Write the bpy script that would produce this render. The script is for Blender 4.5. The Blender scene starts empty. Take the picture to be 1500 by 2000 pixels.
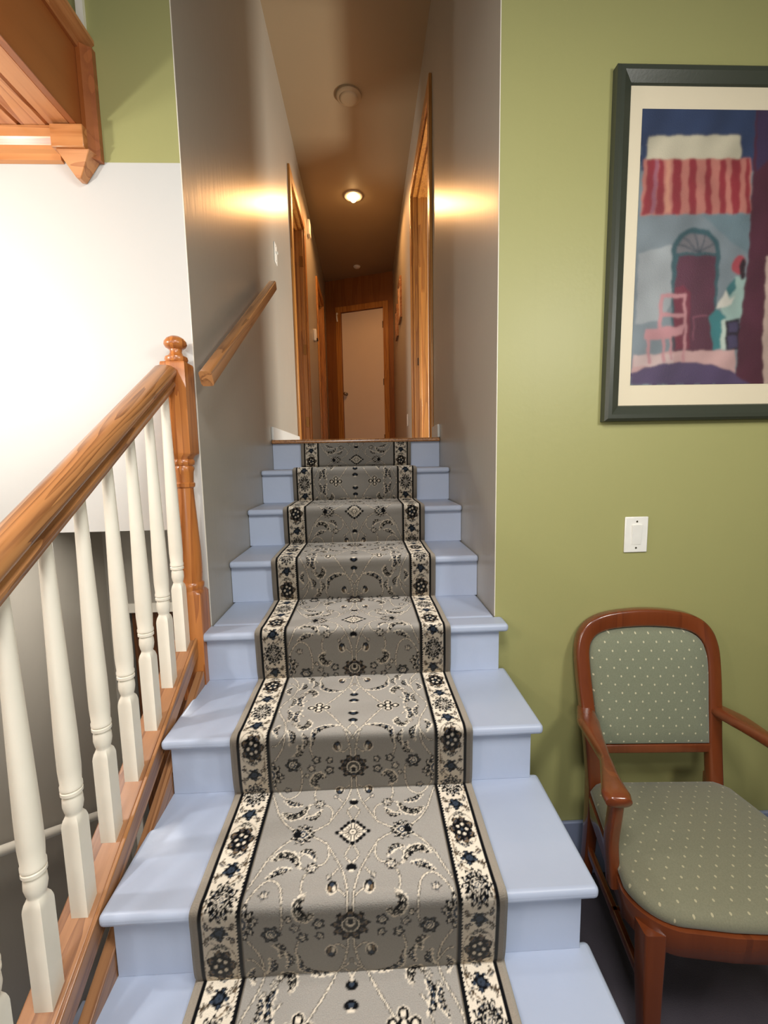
import bpy, bmesh, math, random
import numpy as np
from mathutils import Vector, Matrix

random.seed(4)
C = bpy.context.scene.collection
scene = bpy.context.scene

# ------------------------------------------------------------------ camera
cam_d = bpy.data.cameras.new('camera')
cam_d.sensor_fit = 'VERTICAL'
cam_d.sensor_height = 36.0
cam_d.lens = 862.16 / 2000.0 * 36.0
cam_d.clip_start = 0.02
cam = bpy.data.objects.new('camera', cam_d)
C.objects.link(cam)
_r = Vector((0.99895373, -0.04161615, -0.01896174))
_u = Vector((0.02366362, 0.11556853, 0.9930176))
_b = _r.cross(_u)
cam.matrix_world = Matrix(((_r.x, _u.x, _b.x, 0.04873), (_r.y, _u.y, _b.y, -0.77656), (_r.z, _u.z, _b.z, 1.52591), (0, 0, 0, 1)))
scene.camera = cam

# ------------------------------------------------------------------ world, lights, exposure
world = bpy.data.worlds.new('room_ambient')
scene.world = world
world.use_nodes = True
world.node_tree.nodes['Background'].inputs[0].default_value = (0.95, 0.98, 1.0, 1)
world.node_tree.nodes['Background'].inputs[1].default_value = 0.10

def lamp(name, kind, loc, power, col, size=0.1, aim=None, size_y=None, cone=None):
    d = bpy.data.lights.new(name, kind)
    d.energy = power
    d.color = col
    if kind == 'AREA':
        d.size = size
        if size_y:
            d.shape = 'RECTANGLE'
            d.size_y = size_y
    else:
        d.shadow_soft_size = size
    if cone:
        d.spot_size = math.radians(cone)
        d.spot_blend = 0.35
    o = bpy.data.objects.new(name, d)
    C.objects.link(o)
    o.location = loc
    if aim:
        o.rotation_euler = (Vector(aim) - Vector(loc)).to_track_quat('-Z', 'Y').to_euler()
    return o

lamp('stairwell_light', 'POINT', (-1.34, 0.03, 1.97), 24, (1.0, 0.98, 0.95), 0.035)
lamp('room_left_light', 'POINT', (-1.15, -1.10, 2.30), 22, (1.0, 0.98, 0.94), 0.06)
lamp('room_right_light', 'AREA', (1.30, -0.95, 2.30), 17, (1.0, 0.97, 0.91), 0.35, (0.3, 0.5, 1.0))
lamp('room_ceiling_light', 'AREA', (0.10, -0.85, 2.70), 24, (1.0, 0.985, 0.96), 0.5, (0.05, -0.35, 0.8))
lamp('room_back_fill', 'AREA', (-0.20, -2.3, 1.75), 16, (1.0, 0.98, 0.95), 0.5, (0.1, 0.66, 1.1))  # low frontal fill, added to lift the grey stair walls; no fixture
lamp('basement_fill', 'AREA', (-1.0, 1.15, 1.29), 10.0, (1.0, 0.95, 0.90), 0.3, (-1.2, 0.3, -0.3))  # unseen fill added to brighten the lower stairwell walls
lamp('side_room_light', 'AREA', (2.3, 2.55, 1.98), 85, (1.0, 0.98, 0.90), 0.8, (-0.477, 2.1, 1.75), 0.5)
lamp('side_room_left_light', 'AREA', (-1.9, 3.3, 2.5), 26, (1.0, 0.93, 0.84), 0.5, (0.477, 3.6, 2.2), 0.5)

scene.view_settings.view_transform = 'Standard'
scene.view_settings.look = 'None'
scene.view_settings.gamma = 1.0
scene.view_settings.use_curve_mapping = False
scene.view_settings.exposure = 0.04
scene.cycles.use_denoising = True
scene.cycles.max_bounces = 8
scene.cycles.diffuse_bounces = 5
scene.cycles.sample_clamp_indirect = 4.0

# ------------------------------------------------------------------ helpers
def lin(c):
    return tuple(((x / 255.0) / 12.92 if x / 255.0 <= 0.04045 else ((x / 255.0 + 0.055) / 1.055) ** 2.4) for x in c)

def tag(o, label=None, cat=None, group=None, kind=None):
    if label: o['label'] = label
    if cat: o['category'] = cat
    if group: o['group'] = group
    if kind: o['kind'] = kind
    return o

def thing(name, label, cat, loc=(0, 0, 0), rz=0, group=None):
    o = bpy.data.objects.new(name, None)
    o.empty_display_size = 0.05
    C.objects.link(o)
    o.location = loc
    o.rotation_euler = (0, 0, rz)
    return tag(o, label, cat, group)

def obj(name, bm, m, parent=None, bevel=0, seg=2, smooth=40, sub=0):
    bmesh.ops.recalc_face_normals(bm, faces=bm.faces)
    me = bpy.data.meshes.new(name)
    bm.to_mesh(me)
    bm.free()
    me.materials.append(m)
    o = bpy.data.objects.new(name, me)
    C.objects.link(o)
    if parent: o.parent = parent
    if bevel:
        md = o.modifiers.new('bevel', 'BEVEL')
        md.width = bevel
        md.segments = seg
        md.limit_method = 'ANGLE'
        md.angle_limit = math.radians(35)
        md.harden_normals = False
    if sub:
        md = o.modifiers.new('sub', 'SUBSURF')
        md.levels = sub
        md.render_levels = sub
    if smooth:
        me.shade_smooth()
        me.set_sharp_from_angle(angle=math.radians(smooth))
    return o

def struct(name, bm, m, parent=None, **k):
    o = obj(name, bm, m, parent, **k)
    if not parent: o['kind'] = 'structure'
    return o

def box(x0, x1, y0, y1, z0, z1, bm=None):
    bm = bm or bmesh.new()
    v = [bm.verts.new((x, y, z)) for z in (z0, z1) for y in (y0, y1) for x in (x0, x1)]
    for f in ((0, 2, 3, 1), (4, 5, 7, 6), (0, 1, 5, 4), (2, 6, 7, 3), (0, 4, 6, 2), (1, 3, 7, 5)):
        bm.faces.new([v[i] for i in f])
    return bm

def prism(pts, a0, a1, axis='x', bm=None):
    """extrude a 2-D outline along an axis; pts are (y,z) for x, (x,z) for y, (x,y) for z"""
    bm = bm or bmesh.new()
    mk = {'x': lambda p, a: (a, p[0], p[1]), 'y': lambda p, a: (p[0], a, p[1]), 'z': lambda p, a: (p[0], p[1], a)}[axis]
    A = [bm.verts.new(mk(p, a0)) for p in pts]
    B = [bm.verts.new(mk(p, a1)) for p in pts]
    n = len(pts)
    bm.faces.new(A)
    bm.faces.new(B[::-1])
    for i in range(n):
        bm.faces.new((A[i], A[(i + 1) % n], B[(i + 1) % n], B[i]))
    return bm

def turned(rings, cx=0, cy=0, n=24, bm=None):
    """rings: (z, r, squareness, slope) lofted; square rings have half-width r"""
    bm = bm or bmesh.new()
    loops = []
    for rg in rings:
        z, r, sq = rg[:3]
        sl = rg[3] if len(rg) > 3 else 0
        lp = []
        for i in range(n):
            a = 2 * math.pi * i / n
            c, s = math.cos(a), math.sin(a)
            k = (1 - sq) + sq / max(abs(c), abs(s))
            lp.append(bm.verts.new((cx + c * r * k, cy + s * r * k, z + sl * s * r * k)))
        loops.append(lp)
    for A, B in zip(loops, loops[1:]):
        for i in range(n):
            bm.faces.new((A[i], A[(i + 1) % n], B[(i + 1) % n], B[i]))
    bm.faces.new(loops[0][::-1])
    bm.faces.new(loops[-1])
    return bm

def sweep(path, profile, up=None, closed=False, bm=None, scales=None, caps=True):
    """sweep a 2-D profile (side, up) along 3-D points"""
    bm = bm or bmesh.new()
    P = [Vector(p) for p in path]
    n = len(P)
    loops = []
    ref = Vector(up) if up else Vector((0, 0, 1))
    for i in range(n):
        if closed:
            t = (P[(i + 1) % n] - P[i - 1]).normalized()
        else:
            t = (P[min(i + 1, n - 1)] - P[max(i - 1, 0)]).normalized()
        side = t.cross(ref)
        if side.length < 1e-4: side = t.cross(Vector((1, 0, 0)))
        side.normalize()
        u = side.cross(t).normalized()
        k = scales[i] if scales else (1, 1)
        if not isinstance(k, tuple): k = (k, k)
        loops.append([bm.verts.new(P[i] + side * a * k[0] + u * b * k[1]) for a, b in profile])
    m = len(profile)
    rng = range(n) if closed else range(n - 1)
    for i in rng:
        A, B = loops[i], loops[(i + 1) % n]
        for j in range(m):
            bm.faces.new((A[j], A[(j + 1) % m], B[(j + 1) % m], B[j]))
    if not closed and caps:
        bm.faces.new(loops[0][::-1])
        bm.faces.new(loops[-1])
    return bm

def circ(r, n=12, ry=None):
    ry = ry or r
    return [(r * math.cos(2 * math.pi * i / n), ry * math.sin(2 * math.pi * i / n)) for i in range(n)]

def rrect(w, h, r, n=3):
    out = []
    for cx, cy, a0 in ((w - r, h - r, 0), (-w + r, h - r, 90), (-w + r, -h + r, 180), (w - r, -h + r, 270)):
        for i in range(n + 1):
            a = math.radians(a0 + 90 * i / n)
            out.append((cx + r * math.cos(a), cy + r * math.sin(a)))
    return out

def catmull(pts, n=8):
    P = [np.array(p, float) for p in pts]
    P = [2 * P[0] - P[1]] + P + [2 * P[-1] - P[-2]]
    out = []
    for i in range(1, len(P) - 2):
        for k in range(n):
            t = k / n
            out.append(0.5 * (2 * P[i] + (P[i + 1] - P[i - 1]) * t + (2 * P[i - 1] - 5 * P[i] + 4 * P[i + 1] - P[i + 2]) * t * t
                              + (3 * P[i] - P[i - 1] - 3 * P[i + 1] + P[i + 2]) * t ** 3))
    out.append(P[-2])
    return [tuple(float(c) for c in p) for p in out]

# ------------------------------------------------------------------ materials
def new_mat(name):
    m = bpy.data.materials.new(name)
    m.use_nodes = True
    nt = m.node_tree
    return m, nt, nt.nodes['Principled BSDF']

def N(nt, t, **k):
    n = nt.nodes.new(t)
    for a, b in k.items():
        if a.startswith('i_'): n.inputs[int(a[2:])].default_value = b
        else: setattr(n, a, b)
    return n

def paint(name, rgb, rough=0.5, var=0.06, bump=0.15, scale=6, fine=120, spec=0.5, streak=None):
    m, nt, b = new_mat(name)
    tc = N(nt, 'ShaderNodeTexCoord')
    n1 = N(nt, 'ShaderNodeTexNoise'); n1.inputs['Scale'].default_value = scale; n1.inputs['Detail'].default_value = 4
    n2 = N(nt, 'ShaderNodeTexNoise'); n2.inputs['Scale'].default_value = fine; n2.inputs['Detail'].default_value = 3
    mp = N(nt, 'ShaderNodeMapping')
    if streak: mp.inputs['Scale'].default_value = streak
    nt.links.new(tc.outputs['Object'], mp.inputs[0])
    nt.links.new(tc.outputs['Object'], n1.inputs[0])
    nt.links.new(mp.outputs[0], n2.inputs[0])
    cr = N(nt, 'ShaderNodeMix', data_type='RGBA')
    c = lin(rgb)
    cr.inputs[6].default_value = tuple(x * (1 - var) for x in c) + (1,)
    cr.inputs[7].default_value = tuple(min(1, x * (1 + var)) for x in c) + (1,)
    nt.links.new(n1.outputs[0], cr.inputs[0])
    nt.links.new(cr.outputs[2], b.inputs['Base Color'])
    b.inputs['Roughness'].default_value = rough
    b.inputs['Specular IOR Level'].default_value = spec
    bp = N(nt, 'ShaderNodeBump'); bp.inputs['Strength'].default_value = bump; bp.inputs['Distance'].default_value = 0.002
    nt.links.new(n2.outputs[0], bp.inputs['Height'])
    nt.links.new(bp.outputs[0], b.inputs['Normal'])
    return m

def wood(name, light, dark, axis='y', rough=0.35, coat=0.3, scale=1.0, contrast=1.0, tilt=0, bands=7):
    m, nt, b = new_mat(name)
    tc = N(nt, 'ShaderNodeTexCoord')
    mp = N(nt, 'ShaderNodeMapping')
    s = {'x': (0.45, 9, 9), 'y': (9, 0.45, 9), 'z': (9, 9, 0.45)}[axis]
    mp.inputs['Scale'].default_value = tuple(v * scale for v in s)
    rt = N(nt, 'ShaderNodeMapping'); rt.inputs['Rotation'].default_value = (math.radians(tilt), 0, 0)
    nt.links.new(tc.outputs['Object'], rt.inputs[0])
    nt.links.new(rt.outputs[0], mp.inputs[0])
    n0 = N(nt, 'ShaderNodeTexNoise'); n0.inputs['Scale'].default_value = 1.3; n0.inputs['Detail'].default_value = 2; n0.inputs['Distortion'].default_value = 0.4
    nt.links.new(mp.outputs[0], n0.inputs[0])
    mul = N(nt, 'ShaderNodeMath', operation='MULTIPLY'); mul.inputs[1].default_value = bands
    nt.links.new(n0.outputs[0], mul.inputs[0])
    fr = N(nt, 'ShaderNodeMath', operation='FRACT')
    nt.links.new(mul.outputs[0], fr.inputs[0])
    n2 = N(nt, 'ShaderNodeTexNoise'); n2.inputs['Scale'].default_value = 14; n2.inputs['Detail'].default_value = 4
    nt.links.new(mp.outputs[0], n2.inputs[0])
    ad = N(nt, 'ShaderNodeMath', operation='MULTIPLY_ADD'); ad.inputs[1].default_value = 0.55
    nt.links.new(fr.outputs[0], ad.inputs[0]); 
    m2 = N(nt, 'ShaderNodeMath', operation='MULTIPLY'); m2.inputs[1].default_value = 0.55
    nt.links.new(n2.outputs[0], m2.inputs[0]); nt.links.new(m2.outputs[0], ad.inputs[2])
    cr = N(nt, 'ShaderNodeValToRGB')
    L, D = lin(light), lin(dark)
    mid = tuple(D[i] + (L[i] - D[i]) * 0.72 for i in range(3))
    Dk = tuple(L[i] + (D[i] - L[i]) * contrast for i in range(3))
    e = cr.color_ramp.elements
    e[0].position = 0.18; e[0].color = L + (1,)
    e[1].position = 0.85; e[1].color = Dk + (1,)
    e2 = cr.color_ramp.elements.new(0.58); e2.color = mid + (1,)
    nt.links.new(ad.outputs[0], cr.inputs[0])
    nt.links.new(cr.outputs[0], b.inputs['Base Color'])
    b.inputs['Roughness'].default_value = rough
    b.inputs['Coat Weight'].default_value = coat
    b.inputs['Coat Roughness'].default_value = 0.18
    bp = N(nt, 'ShaderNodeBump'); bp.inputs['Strength'].default_value = 0.2; bp.inputs['Distance'].default_value = 0.001
    nt.links.new(ad.outputs[0], bp.inputs['Height'])
    nt.links.new(bp.outputs[0], b.inputs['Normal'])
    return m

def plain(name, rgb, rough=0.4, metal=0.0, coat=0.0):
    m, nt, b = new_mat(name)
    n1 = N(nt, 'ShaderNodeTexNoise'); n1.inputs['Scale'].default_value = 30
    tc = N(nt, 'ShaderNodeTexCoord'); nt.links.new(tc.outputs['Object'], n1.inputs[0])
    cr = N(nt, 'ShaderNodeMix', data_type='RGBA')
    c = lin(rgb)
    cr.inputs[6].default_value = tuple(x * 0.94 for x in c) + (1,)
    cr.inputs[7].default_value = tuple(min(1, x * 1.05) for x in c) + (1,)
    nt.links.new(n1.outputs[0], cr.inputs[0]); nt.links.new(cr.outputs[2], b.inputs['Base Color'])
    b.inputs['Roughness'].default_value = rough
    b.inputs['Metallic'].default_value = metal
    b.inputs['Coat Weight'].default_value = coat
    return m

GREEN, WHITE, GREY = (161, 159, 104), (200, 199, 194), (166, 160, 148)
M = {}
M['green'] = paint('green_wall_paint', GREEN, 0.45, 0.04, 0.2, 2.5, 60)
M['grey'] = paint('grey_wall_paint', GREY, 0.33, 0.05, 0.35, 3, 14, 0.5, (1, 4.0, 0.5))
M['white'] = paint('white_wall_paint', WHITE, 0.5, 0.02, 0.15, 3, 60)
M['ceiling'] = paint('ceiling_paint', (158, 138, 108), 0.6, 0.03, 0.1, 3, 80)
M['stair'] = paint('blue_grey_stair_paint', (174, 185, 206), 0.38, 0.05, 0.2, 7, 50)
M['cream'] = paint('cream_baluster_paint', (240, 234, 218), 0.4, 0.06, 0.15, 14, 60)
M['plastic'] = plain('white_plastic', (235, 233, 225), 0.35)
M['skirting'] = paint('blue_grey_skirting_paint', (135, 145, 172), 0.4, 0.04)
M['darkfloor'] = paint('dark_grey_carpet', (72, 66, 74), 0.95, 0.15, 0.6, 10, 300)
M['oak_y'] = wood('oak_along_y', (168, 120, 80), (112, 70, 42), 'y', scale=1.3, contrast=0.9, tilt=-30)
M['oak_z'] = wood('oak_upright', (196, 124, 60), (140, 74, 30), 'z', contrast=0.8)
M['oak_rail'] = wood('oak_rail', (178, 124, 74), (112, 68, 36), 'y', 0.3, 0.5, 1.5, 0.9, -30)
M['oak_hall'] = wood('oak_hall_trim', (194, 134, 62), (142, 86, 34), 'z', 0.4, 0.2, 1.0, 0.8)
M['oak_dark'] = wood('oak_hall_end', (150, 92, 40), (122, 70, 26), 'z', 0.5, 0.1, 0.8, 0.7, 0, 4)
M['pine_y'] = wood('pine_planks', (208, 144, 92), (160, 92, 46), 'y', 0.4, 0.2, 0.9)
M['pine_x'] = wood('pine_moulding', (206, 142, 86), (164, 98, 48), 'x', 0.35, 0.3, 0.9)
M['pine_dark'] = wood('stained_panel', (160, 92, 44), (142, 78, 34), 'y', 0.4, 0.2, 0.5)
M['chair_wood'] = wood('cherry_chair_wood', (122, 60, 28), (88, 40, 18), 'z', 0.25, 0.8, 0.8, 0.6, 0, 3)
M['brass'] = plain('aged_brass', (150, 110, 60), 0.35, 0.9)
M['steel'] = plain('satin_nickel', (180, 175, 168), 0.25, 1.0)
M['bronze'] = plain('dark_bronze', (60, 45, 35), 0.4, 0.8)
M['frame_black'] = paint('dark_green_black_frame', (58, 62, 52), 0.35, 0.08, 0.1)
M['doorwhite'] = paint('hall_door_paint', (236, 220, 198), 0.5, 0.03)
M['basedoor'] = wood('basement_door_wood', (110, 66, 32), (76, 42, 18), 'z', 0.5, 0.1)

# white wall paint below, olive green above one painted line
def two_tone():
    m, nt, b = new_mat('white_below_green_above')
    g = N(nt, 'ShaderNodeNewGeometry'); s = N(nt, 'ShaderNodeSeparateXYZ')
    nt.links.new(g.outputs['Position'], s.inputs[0])
    nz = N(nt, 'ShaderNodeTexNoise'); nz.inputs['Scale'].default_value = 4
    gt = N(nt, 'ShaderNodeMath', operation='GREATER_THAN'); gt.inputs[1].default_value = 2.411
    nt.links.new(s.outputs[2], gt.inputs[0])
    mx = N(nt, 'ShaderNodeMix', data_type='RGBA')
    mx.inputs[6].default_value = lin(WHITE) + (1,); mx.inputs[7].default_value = lin(GREEN) + (1,)
    nt.links.new(gt.outputs[0], mx.inputs[0]); nt.links.new(mx.outputs[2], b.inputs['Base Color'])
    b.inputs['Roughness'].default_value = 0.5
    bp = N(nt, 'ShaderNodeBump'); bp.inputs['Strength'].default_value = 0.15; bp.inputs['Distance'].default_value = 0.003
    nt.links.new(nz.outputs[0], bp.inputs['Height']); nt.links.new(bp.outputs[0], b.inputs['Normal'])
    return m
M['two_tone'] = two_tone()

# upholstery: sage ground with a staggered grid of pale dots; plane 'xz' for the back, 'xy' for the seat
def fabric(name, second, g0=(108, 114, 92), g1=(134, 138, 114), dot=(196, 190, 158)):
    m, nt, b = new_mat(name)
    tc = N(nt, 'ShaderNodeTexCoord'); s = N(nt, 'ShaderNodeSeparateXYZ')
    nt.links.new(tc.outputs['Object'], s.inputs[0])
    def math_(op, a, bb=None, v=None):
        n = N(nt, 'ShaderNodeMath', operation=op)
        nt.links.new(a, n.inputs[0])
        if bb is not None: nt.links.new(bb, n.inputs[1])
        if v is not None: n.inputs[1].default_value = v
        return n.outputs[0]
    su, sv = 0.042, 0.052
    x = math_('DIVIDE', s.outputs[0], v=su); y = math_('DIVIDE', s.outputs[second], v=sv)
    def dots(ox):
        fx = math_('SUBTRACT', math_('FRACT', math_('ADD', x, v=ox)), v=0.5)
        fy = math_('SUBTRACT', math_('FRACT', math_('ADD', y, v=ox)), v=0.5)
        d = math_('ADD', math_('MULTIPLY', fx, fx), math_('MULTIPLY', fy, fy))
        return math_('LESS_THAN', d, v=0.0042)
    dd = math_('MAXIMUM', dots(100.0), dots(100.5))
    nz = N(nt, 'ShaderNodeTexNoise'); nz.inputs['Scale'].default_value = 300
    nt.links.new(tc.outputs['Object'], nz.inputs[0])
    base = N(nt, 'ShaderNodeMix', data_type='RGBA')
    base.inputs[6].default_value = lin(g0) + (1,); base.inputs[7].default_value = lin(g1) + (1,)
    nt.links.new(nz.outputs[0], base.inputs[0])
    mx = N(nt, 'ShaderNodeMix', data_type='RGBA')
    mx.inputs[7].default_value = lin(dot) + (1,)
    nt.links.new(base.outputs[2], mx.inputs[6]); nt.links.new(dd, mx.inputs[0])
    nt.links.new(mx.outputs[2], b.inputs['Base Color'])
    b.inputs['Roughness'].default_value = 0.85
    b.inputs['Sheen Weight'].default_value = 0.25
    bp = N(nt, 'ShaderNodeBump'); bp.inputs['Strength'].default_value = 0.3; bp.inputs['Distance'].default_value = 0.001
    nt.links.new(nz.outputs[0], bp.inputs['Height']); nt.links.new(bp.outputs[0], b.inputs['Normal'])
    return m
M['fab_back'] = fabric('dotted_fabric_back', 2)
M['fab_seat'] = fabric('dotted_fabric_seat', 1, (110, 110, 88), (134, 132, 108), (176, 168, 136))

def attr_mat(name, rough, sheen=0.0, coat=0.0, bump=0.0, nap=0.0):
    m, nt, b = new_mat(name)
    a = N(nt, 'ShaderNodeAttribute', attribute_name='pattern')
    nz = N(nt, 'ShaderNodeTexNoise'); nz.inputs['Scale'].default_value = 420; nz.inputs['Detail'].default_value = 2
    tc = N(nt, 'ShaderNodeTexCoord'); nt.links.new(tc.outputs['Object'], nz.inputs[0])
    mr = N(nt, 'ShaderNodeMapRange'); mr.inputs[3].default_value = 1 - bump * 0.5; mr.inputs[4].default_value = 1 + bump * 0.5
    nt.links.new(nz.outputs[0], mr.inputs[0])
    mu = N(nt, 'ShaderNodeVectorMath', operation='SCALE')
    nt.links.new(a.outputs['Color'], mu.inputs[0]); nt.links.new(mr.outputs[0], mu.inputs['Scale'])
    nt.links.new(mu.outputs[0], b.inputs['Base Color'])
    b.inputs['Roughness'].default_value = rough
    if nap: b.inputs['Specular IOR Level'].default_value = 0.12
    b.inputs['Sheen Weight'].default_value = sheen
    b.inputs['Sheen Roughness'].default_value = 0.35
    b.inputs['Coat Weight'].default_value = coat
    if bump:
        bp = N(nt, 'ShaderNodeBump'); bp.inputs['Strength'].default_value = 0.5; bp.inputs['Distance'].default_value = 0.001
        nt.links.new(nz.outputs[0], bp.inputs['Height']); nt.links.new(bp.outputs[0], b.inputs['Normal'])
        if nap:      # the pile leans down the flight, so its tips face that way: N + nap * (0, -Nz, Ny)
            g = N(nt, 'ShaderNodeNewGeometry'); s = N(nt, 'ShaderNodeSeparateXYZ'); cb = N(nt, 'ShaderNodeCombineXYZ')
            nt.links.new(g.outputs['Normal'], s.inputs[0])
            mz = N(nt, 'ShaderNodeMath', operation='MULTIPLY'); mz.inputs[1].default_value = -nap
            my = N(nt, 'ShaderNodeMath', operation='MULTIPLY'); my.inputs[1].default_value = nap
            nt.links.new(s.outputs[2], mz.inputs[0]); nt.links.new(s.outputs[1], my.inputs[0])
            nt.links.new(mz.outputs[0], cb.inputs[1]); nt.links.new(my.outputs[0], cb.inputs[2])
            va = N(nt, 'ShaderNodeVectorMath', operation='ADD'); nn = N(nt, 'ShaderNodeVectorMath', operation='NORMALIZE')
            nt.links.new(g.outputs['Normal'], va.inputs[0]); nt.links.new(cb.outputs[0], va.inputs[1]); nt.links.new(va.outputs[0], nn.inputs[0])
            nt.links.new(nn.outputs[0], bp.inputs['Normal'])
    return m
M['runner'] = attr_mat('patterned_runner_pile', 0.85, 0.06, 0.0, 0.30, 1.05)
M['art'] = attr_mat('painted_print', 0.5, 0, 0.0, 0.1)

# dimensions measured for the place (metres)
RUN, RISE, W = 0.2925, 0.165075, 0.9543
XL, XR, YW, ZC, ZH = -W / 2, W / 2, 0.665, 4.09, 1.65
def nose_y(k): return (k - 1) * RUN
def tread_z(k): return 0.66 + (k - 1) * RISE

# ================================================================== THE SETTING
struct('floor', box(0.50, 3.2, -4, YW, -0.05, 0.0), M['darkfloor'])
struct('floor', box(-1.45, 0.50, -4, -0.62, -0.05, 0.0), M['darkfloor'])
struct('wall_front_right', box(XR, 0.5971, YW, YW + 0.004, 0, 4.6, box(0.597, 3.2, YW, YW + 0.12, 0, 4.6)), M['green'])
bm = box(-1.45, -0.575, YW, YW + 0.06, 1.315, 4.6)
box(-0.575, XL, YW, YW + 0.004, -1.4, 4.6, bm)
struct('wall_front_left', bm, M['two_tone'])
struct('wall_left', box(-1.57, -1.45, -4, 2.3, -1.4, 4.6), M['grey'])
struct('wall_right', box(3.2, 3.32, -4, YW + 0.12, 0, 4.6), M['green'])
# raw cream plaster line left unpainted down both wall corners
struct('trim_2', box(XR - 0.0008, XR + 0.0012, YW - 0.001, YW + 0.003, 0.99, 4.6), M['cream'])
struct('trim_3', box(XL - 0.0012, XL + 0.0008, YW - 0.001, YW + 0.003, 0.99, 4.6), M['cream'])
# hall: left wall (one doorway, then a second one), right wall (one doorway)
def hall_wall(name, x0, x1, doors, yend, y0=YW + 0.004, zb=-1.4, top=3.64):
    bm = bmesh.new()
    y = y0
    for a, b in doors:
        box(x0, x1, y, a, zb, ZC + 0.1, bm)
        box(x0, x1, a, b, top, ZC + 0.1, bm)
        box(x0, x1, a, b, zb, ZH - 0.02, bm)
        y = b
    box(x0, x1, y, yend, zb, ZC + 0.1, bm)
    return struct(name, bm, M['grey'])
hall_wall('wall_hall_left', -0.575, XL, [(2.84, 3.56), (4.68, 5.40)], 6.3)
hall_wall('wall_hall_right', XR, 0.597, [(2.06, 3.05)], 5.9, zb=0)
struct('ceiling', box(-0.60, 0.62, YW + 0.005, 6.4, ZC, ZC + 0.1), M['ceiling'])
struct('floor_hall', box(XL, XR, 1.79, 6.4, ZH - 0.05, ZH - 0.002), M['oak_y'])
# far wall turned a little, clad in oak, with an opening for the far door
far = thing('wall_hall_far', None, None, (0.0, 5.765, ZH), -math.atan2(0.37, 0.954))
far['kind'] = 'structure'
bm = bmesh.new()
for a in ((-0.62, -0.272, 0, 2.44), (0.365, 0.62, 0, 2.44), (-0.272, 0.365, 1.985, 2.44)):
    box(a[0], a[1], 0.0, 0.10, a[2], a[3], bm)
obj('panelling', bm, M['oak_dark'], far)
bm = box(-0.352, -0.275, -0.018, 0.0, 0, 2.065)
box(0.368, 0.445, -0.018, 0.0, 0, 2.065, bm)
box(-0.275, 0.368, -0.018, 0.0, 1.988, 2.065, bm)
obj('door_casing', bm, M['oak_hall'], far, bevel=0.003)
d = thing('door_3', None, None, (0.0, 5.765, ZH), -math.atan2(0.37, 0.954)); d['kind'] = 'structure'
obj('door_leaf', box(-0.27, 0.363, 0.012, 0.05, 0.004, 1.98), M['doorwhite'], d, bevel=0.002)
kn = bmesh.new()
sweep([(-0.222, 0.012, 0.845), (-0.222, -0.004, 0.845)], circ(0.024, 16), up=(0, 0, 1), bm=kn)
bmesh.ops.create_uvsphere(kn, u_segments=16, v_segments=10, radius=0.026, matrix=Matrix.Translation((-0.222, -0.042, 0.845)))
sweep([(-0.222, 0, 0.845), (-0.222, -0.03, 0.845)], circ(0.010, 12), bm=kn)
obj('door_knob', kn, M['steel'], d)
for z in (0.20, 0.98, 1.76):
    obj('hinge', box(0.352, 0.367, 0.002, 0.012, z - 0.045, z + 0.045), M['bronze'], d, bevel=0.001)

def doorway(name, side, y0, y1, ztop, near=0.075, knobs=()):
    """oak casing on the hall face, jamb lining, stop; side -1 left wall, +1 right wall"""
    x = XL if side < 0 else XR
    t = thing(name, None, None, (x, y0, ZH)); t['kind'] = 'structure'
    w = y1 - y0; h = ztop - ZH; c = 0.07
    s = -side     # direction into the hall
    def bx(xa, xb, ya, yb, za, zb, bm=None):
        return box(min(xa * s, xb * s), max(xa * s, xb * s), ya, yb, za, zb, bm)
    b = bx(0, 0.018, -c, 0.006, 0, h + c)
    bx(0, 0.018, w - 0.006, w + c, 0, h + c, b)
    bx(0, 0.018, 0.006, w - 0.006, h - 0.006, h + c, b)
    obj('casing', b, M['oak_hall'], t, bevel=0.004)
    b = bx(-0.1195, 0.0, 0.0, 0.02, 0, h)
    bx(-0.1195, 0.0, w - 0.02, w, 0, h, b)
    bx(-0.1195, 0.0, 0.02, w - 0.02, h - 0.02, h, b)
    obj('jamb', b, M['oak_hall'], t, bevel=0.002)
    b = bx(-0.062, -0.040, 0.02, 0.032, 0, h - 0.02)
    bx(-0.062, -0.040, w - 0.032, w - 0.02, 0, h - 0.02, b)
    bx(-0.062, -0.040, 0.032, w - 0.032, h - 0.032, h - 0.02, b)
    obj('door_stop', b, M['oak_hall'], t, bevel=0.002)
    return t
d1 = doorway('door_1', -1, 2.84, 3.56, 3.64)
for z in (0.25, 0.92, 1.70):
    obj('hinge', box(-0.03, -0.002, 0.718 - 0.006 - 0.02, 0.70, z - 0.045, z + 0.045), M['brass'], d1, bevel=0.001)
# its door leaf stands open into the side room
obj('door_leaf', box(-0.80, -0.10, 0.655, 0.69, 0.005, 1.96), M['oak_hall'], d1, bevel=0.002)
d2 = doorway('door_2', -1, 4.68, 5.40, 3.58)
obj('door_leaf', box(-0.075, -0.040, 0.033, 0.687, 0.005, 1.86), M['oak_hall'], d2, bevel=0.002)
d4 = doorway('door_4', 1, 2.06, 3.05, 3.64)
obj('strike_plate', box(0.028, 0.034, 0.962, 0.970, 0.66, 0.72), M['bronze'], d4)

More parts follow.
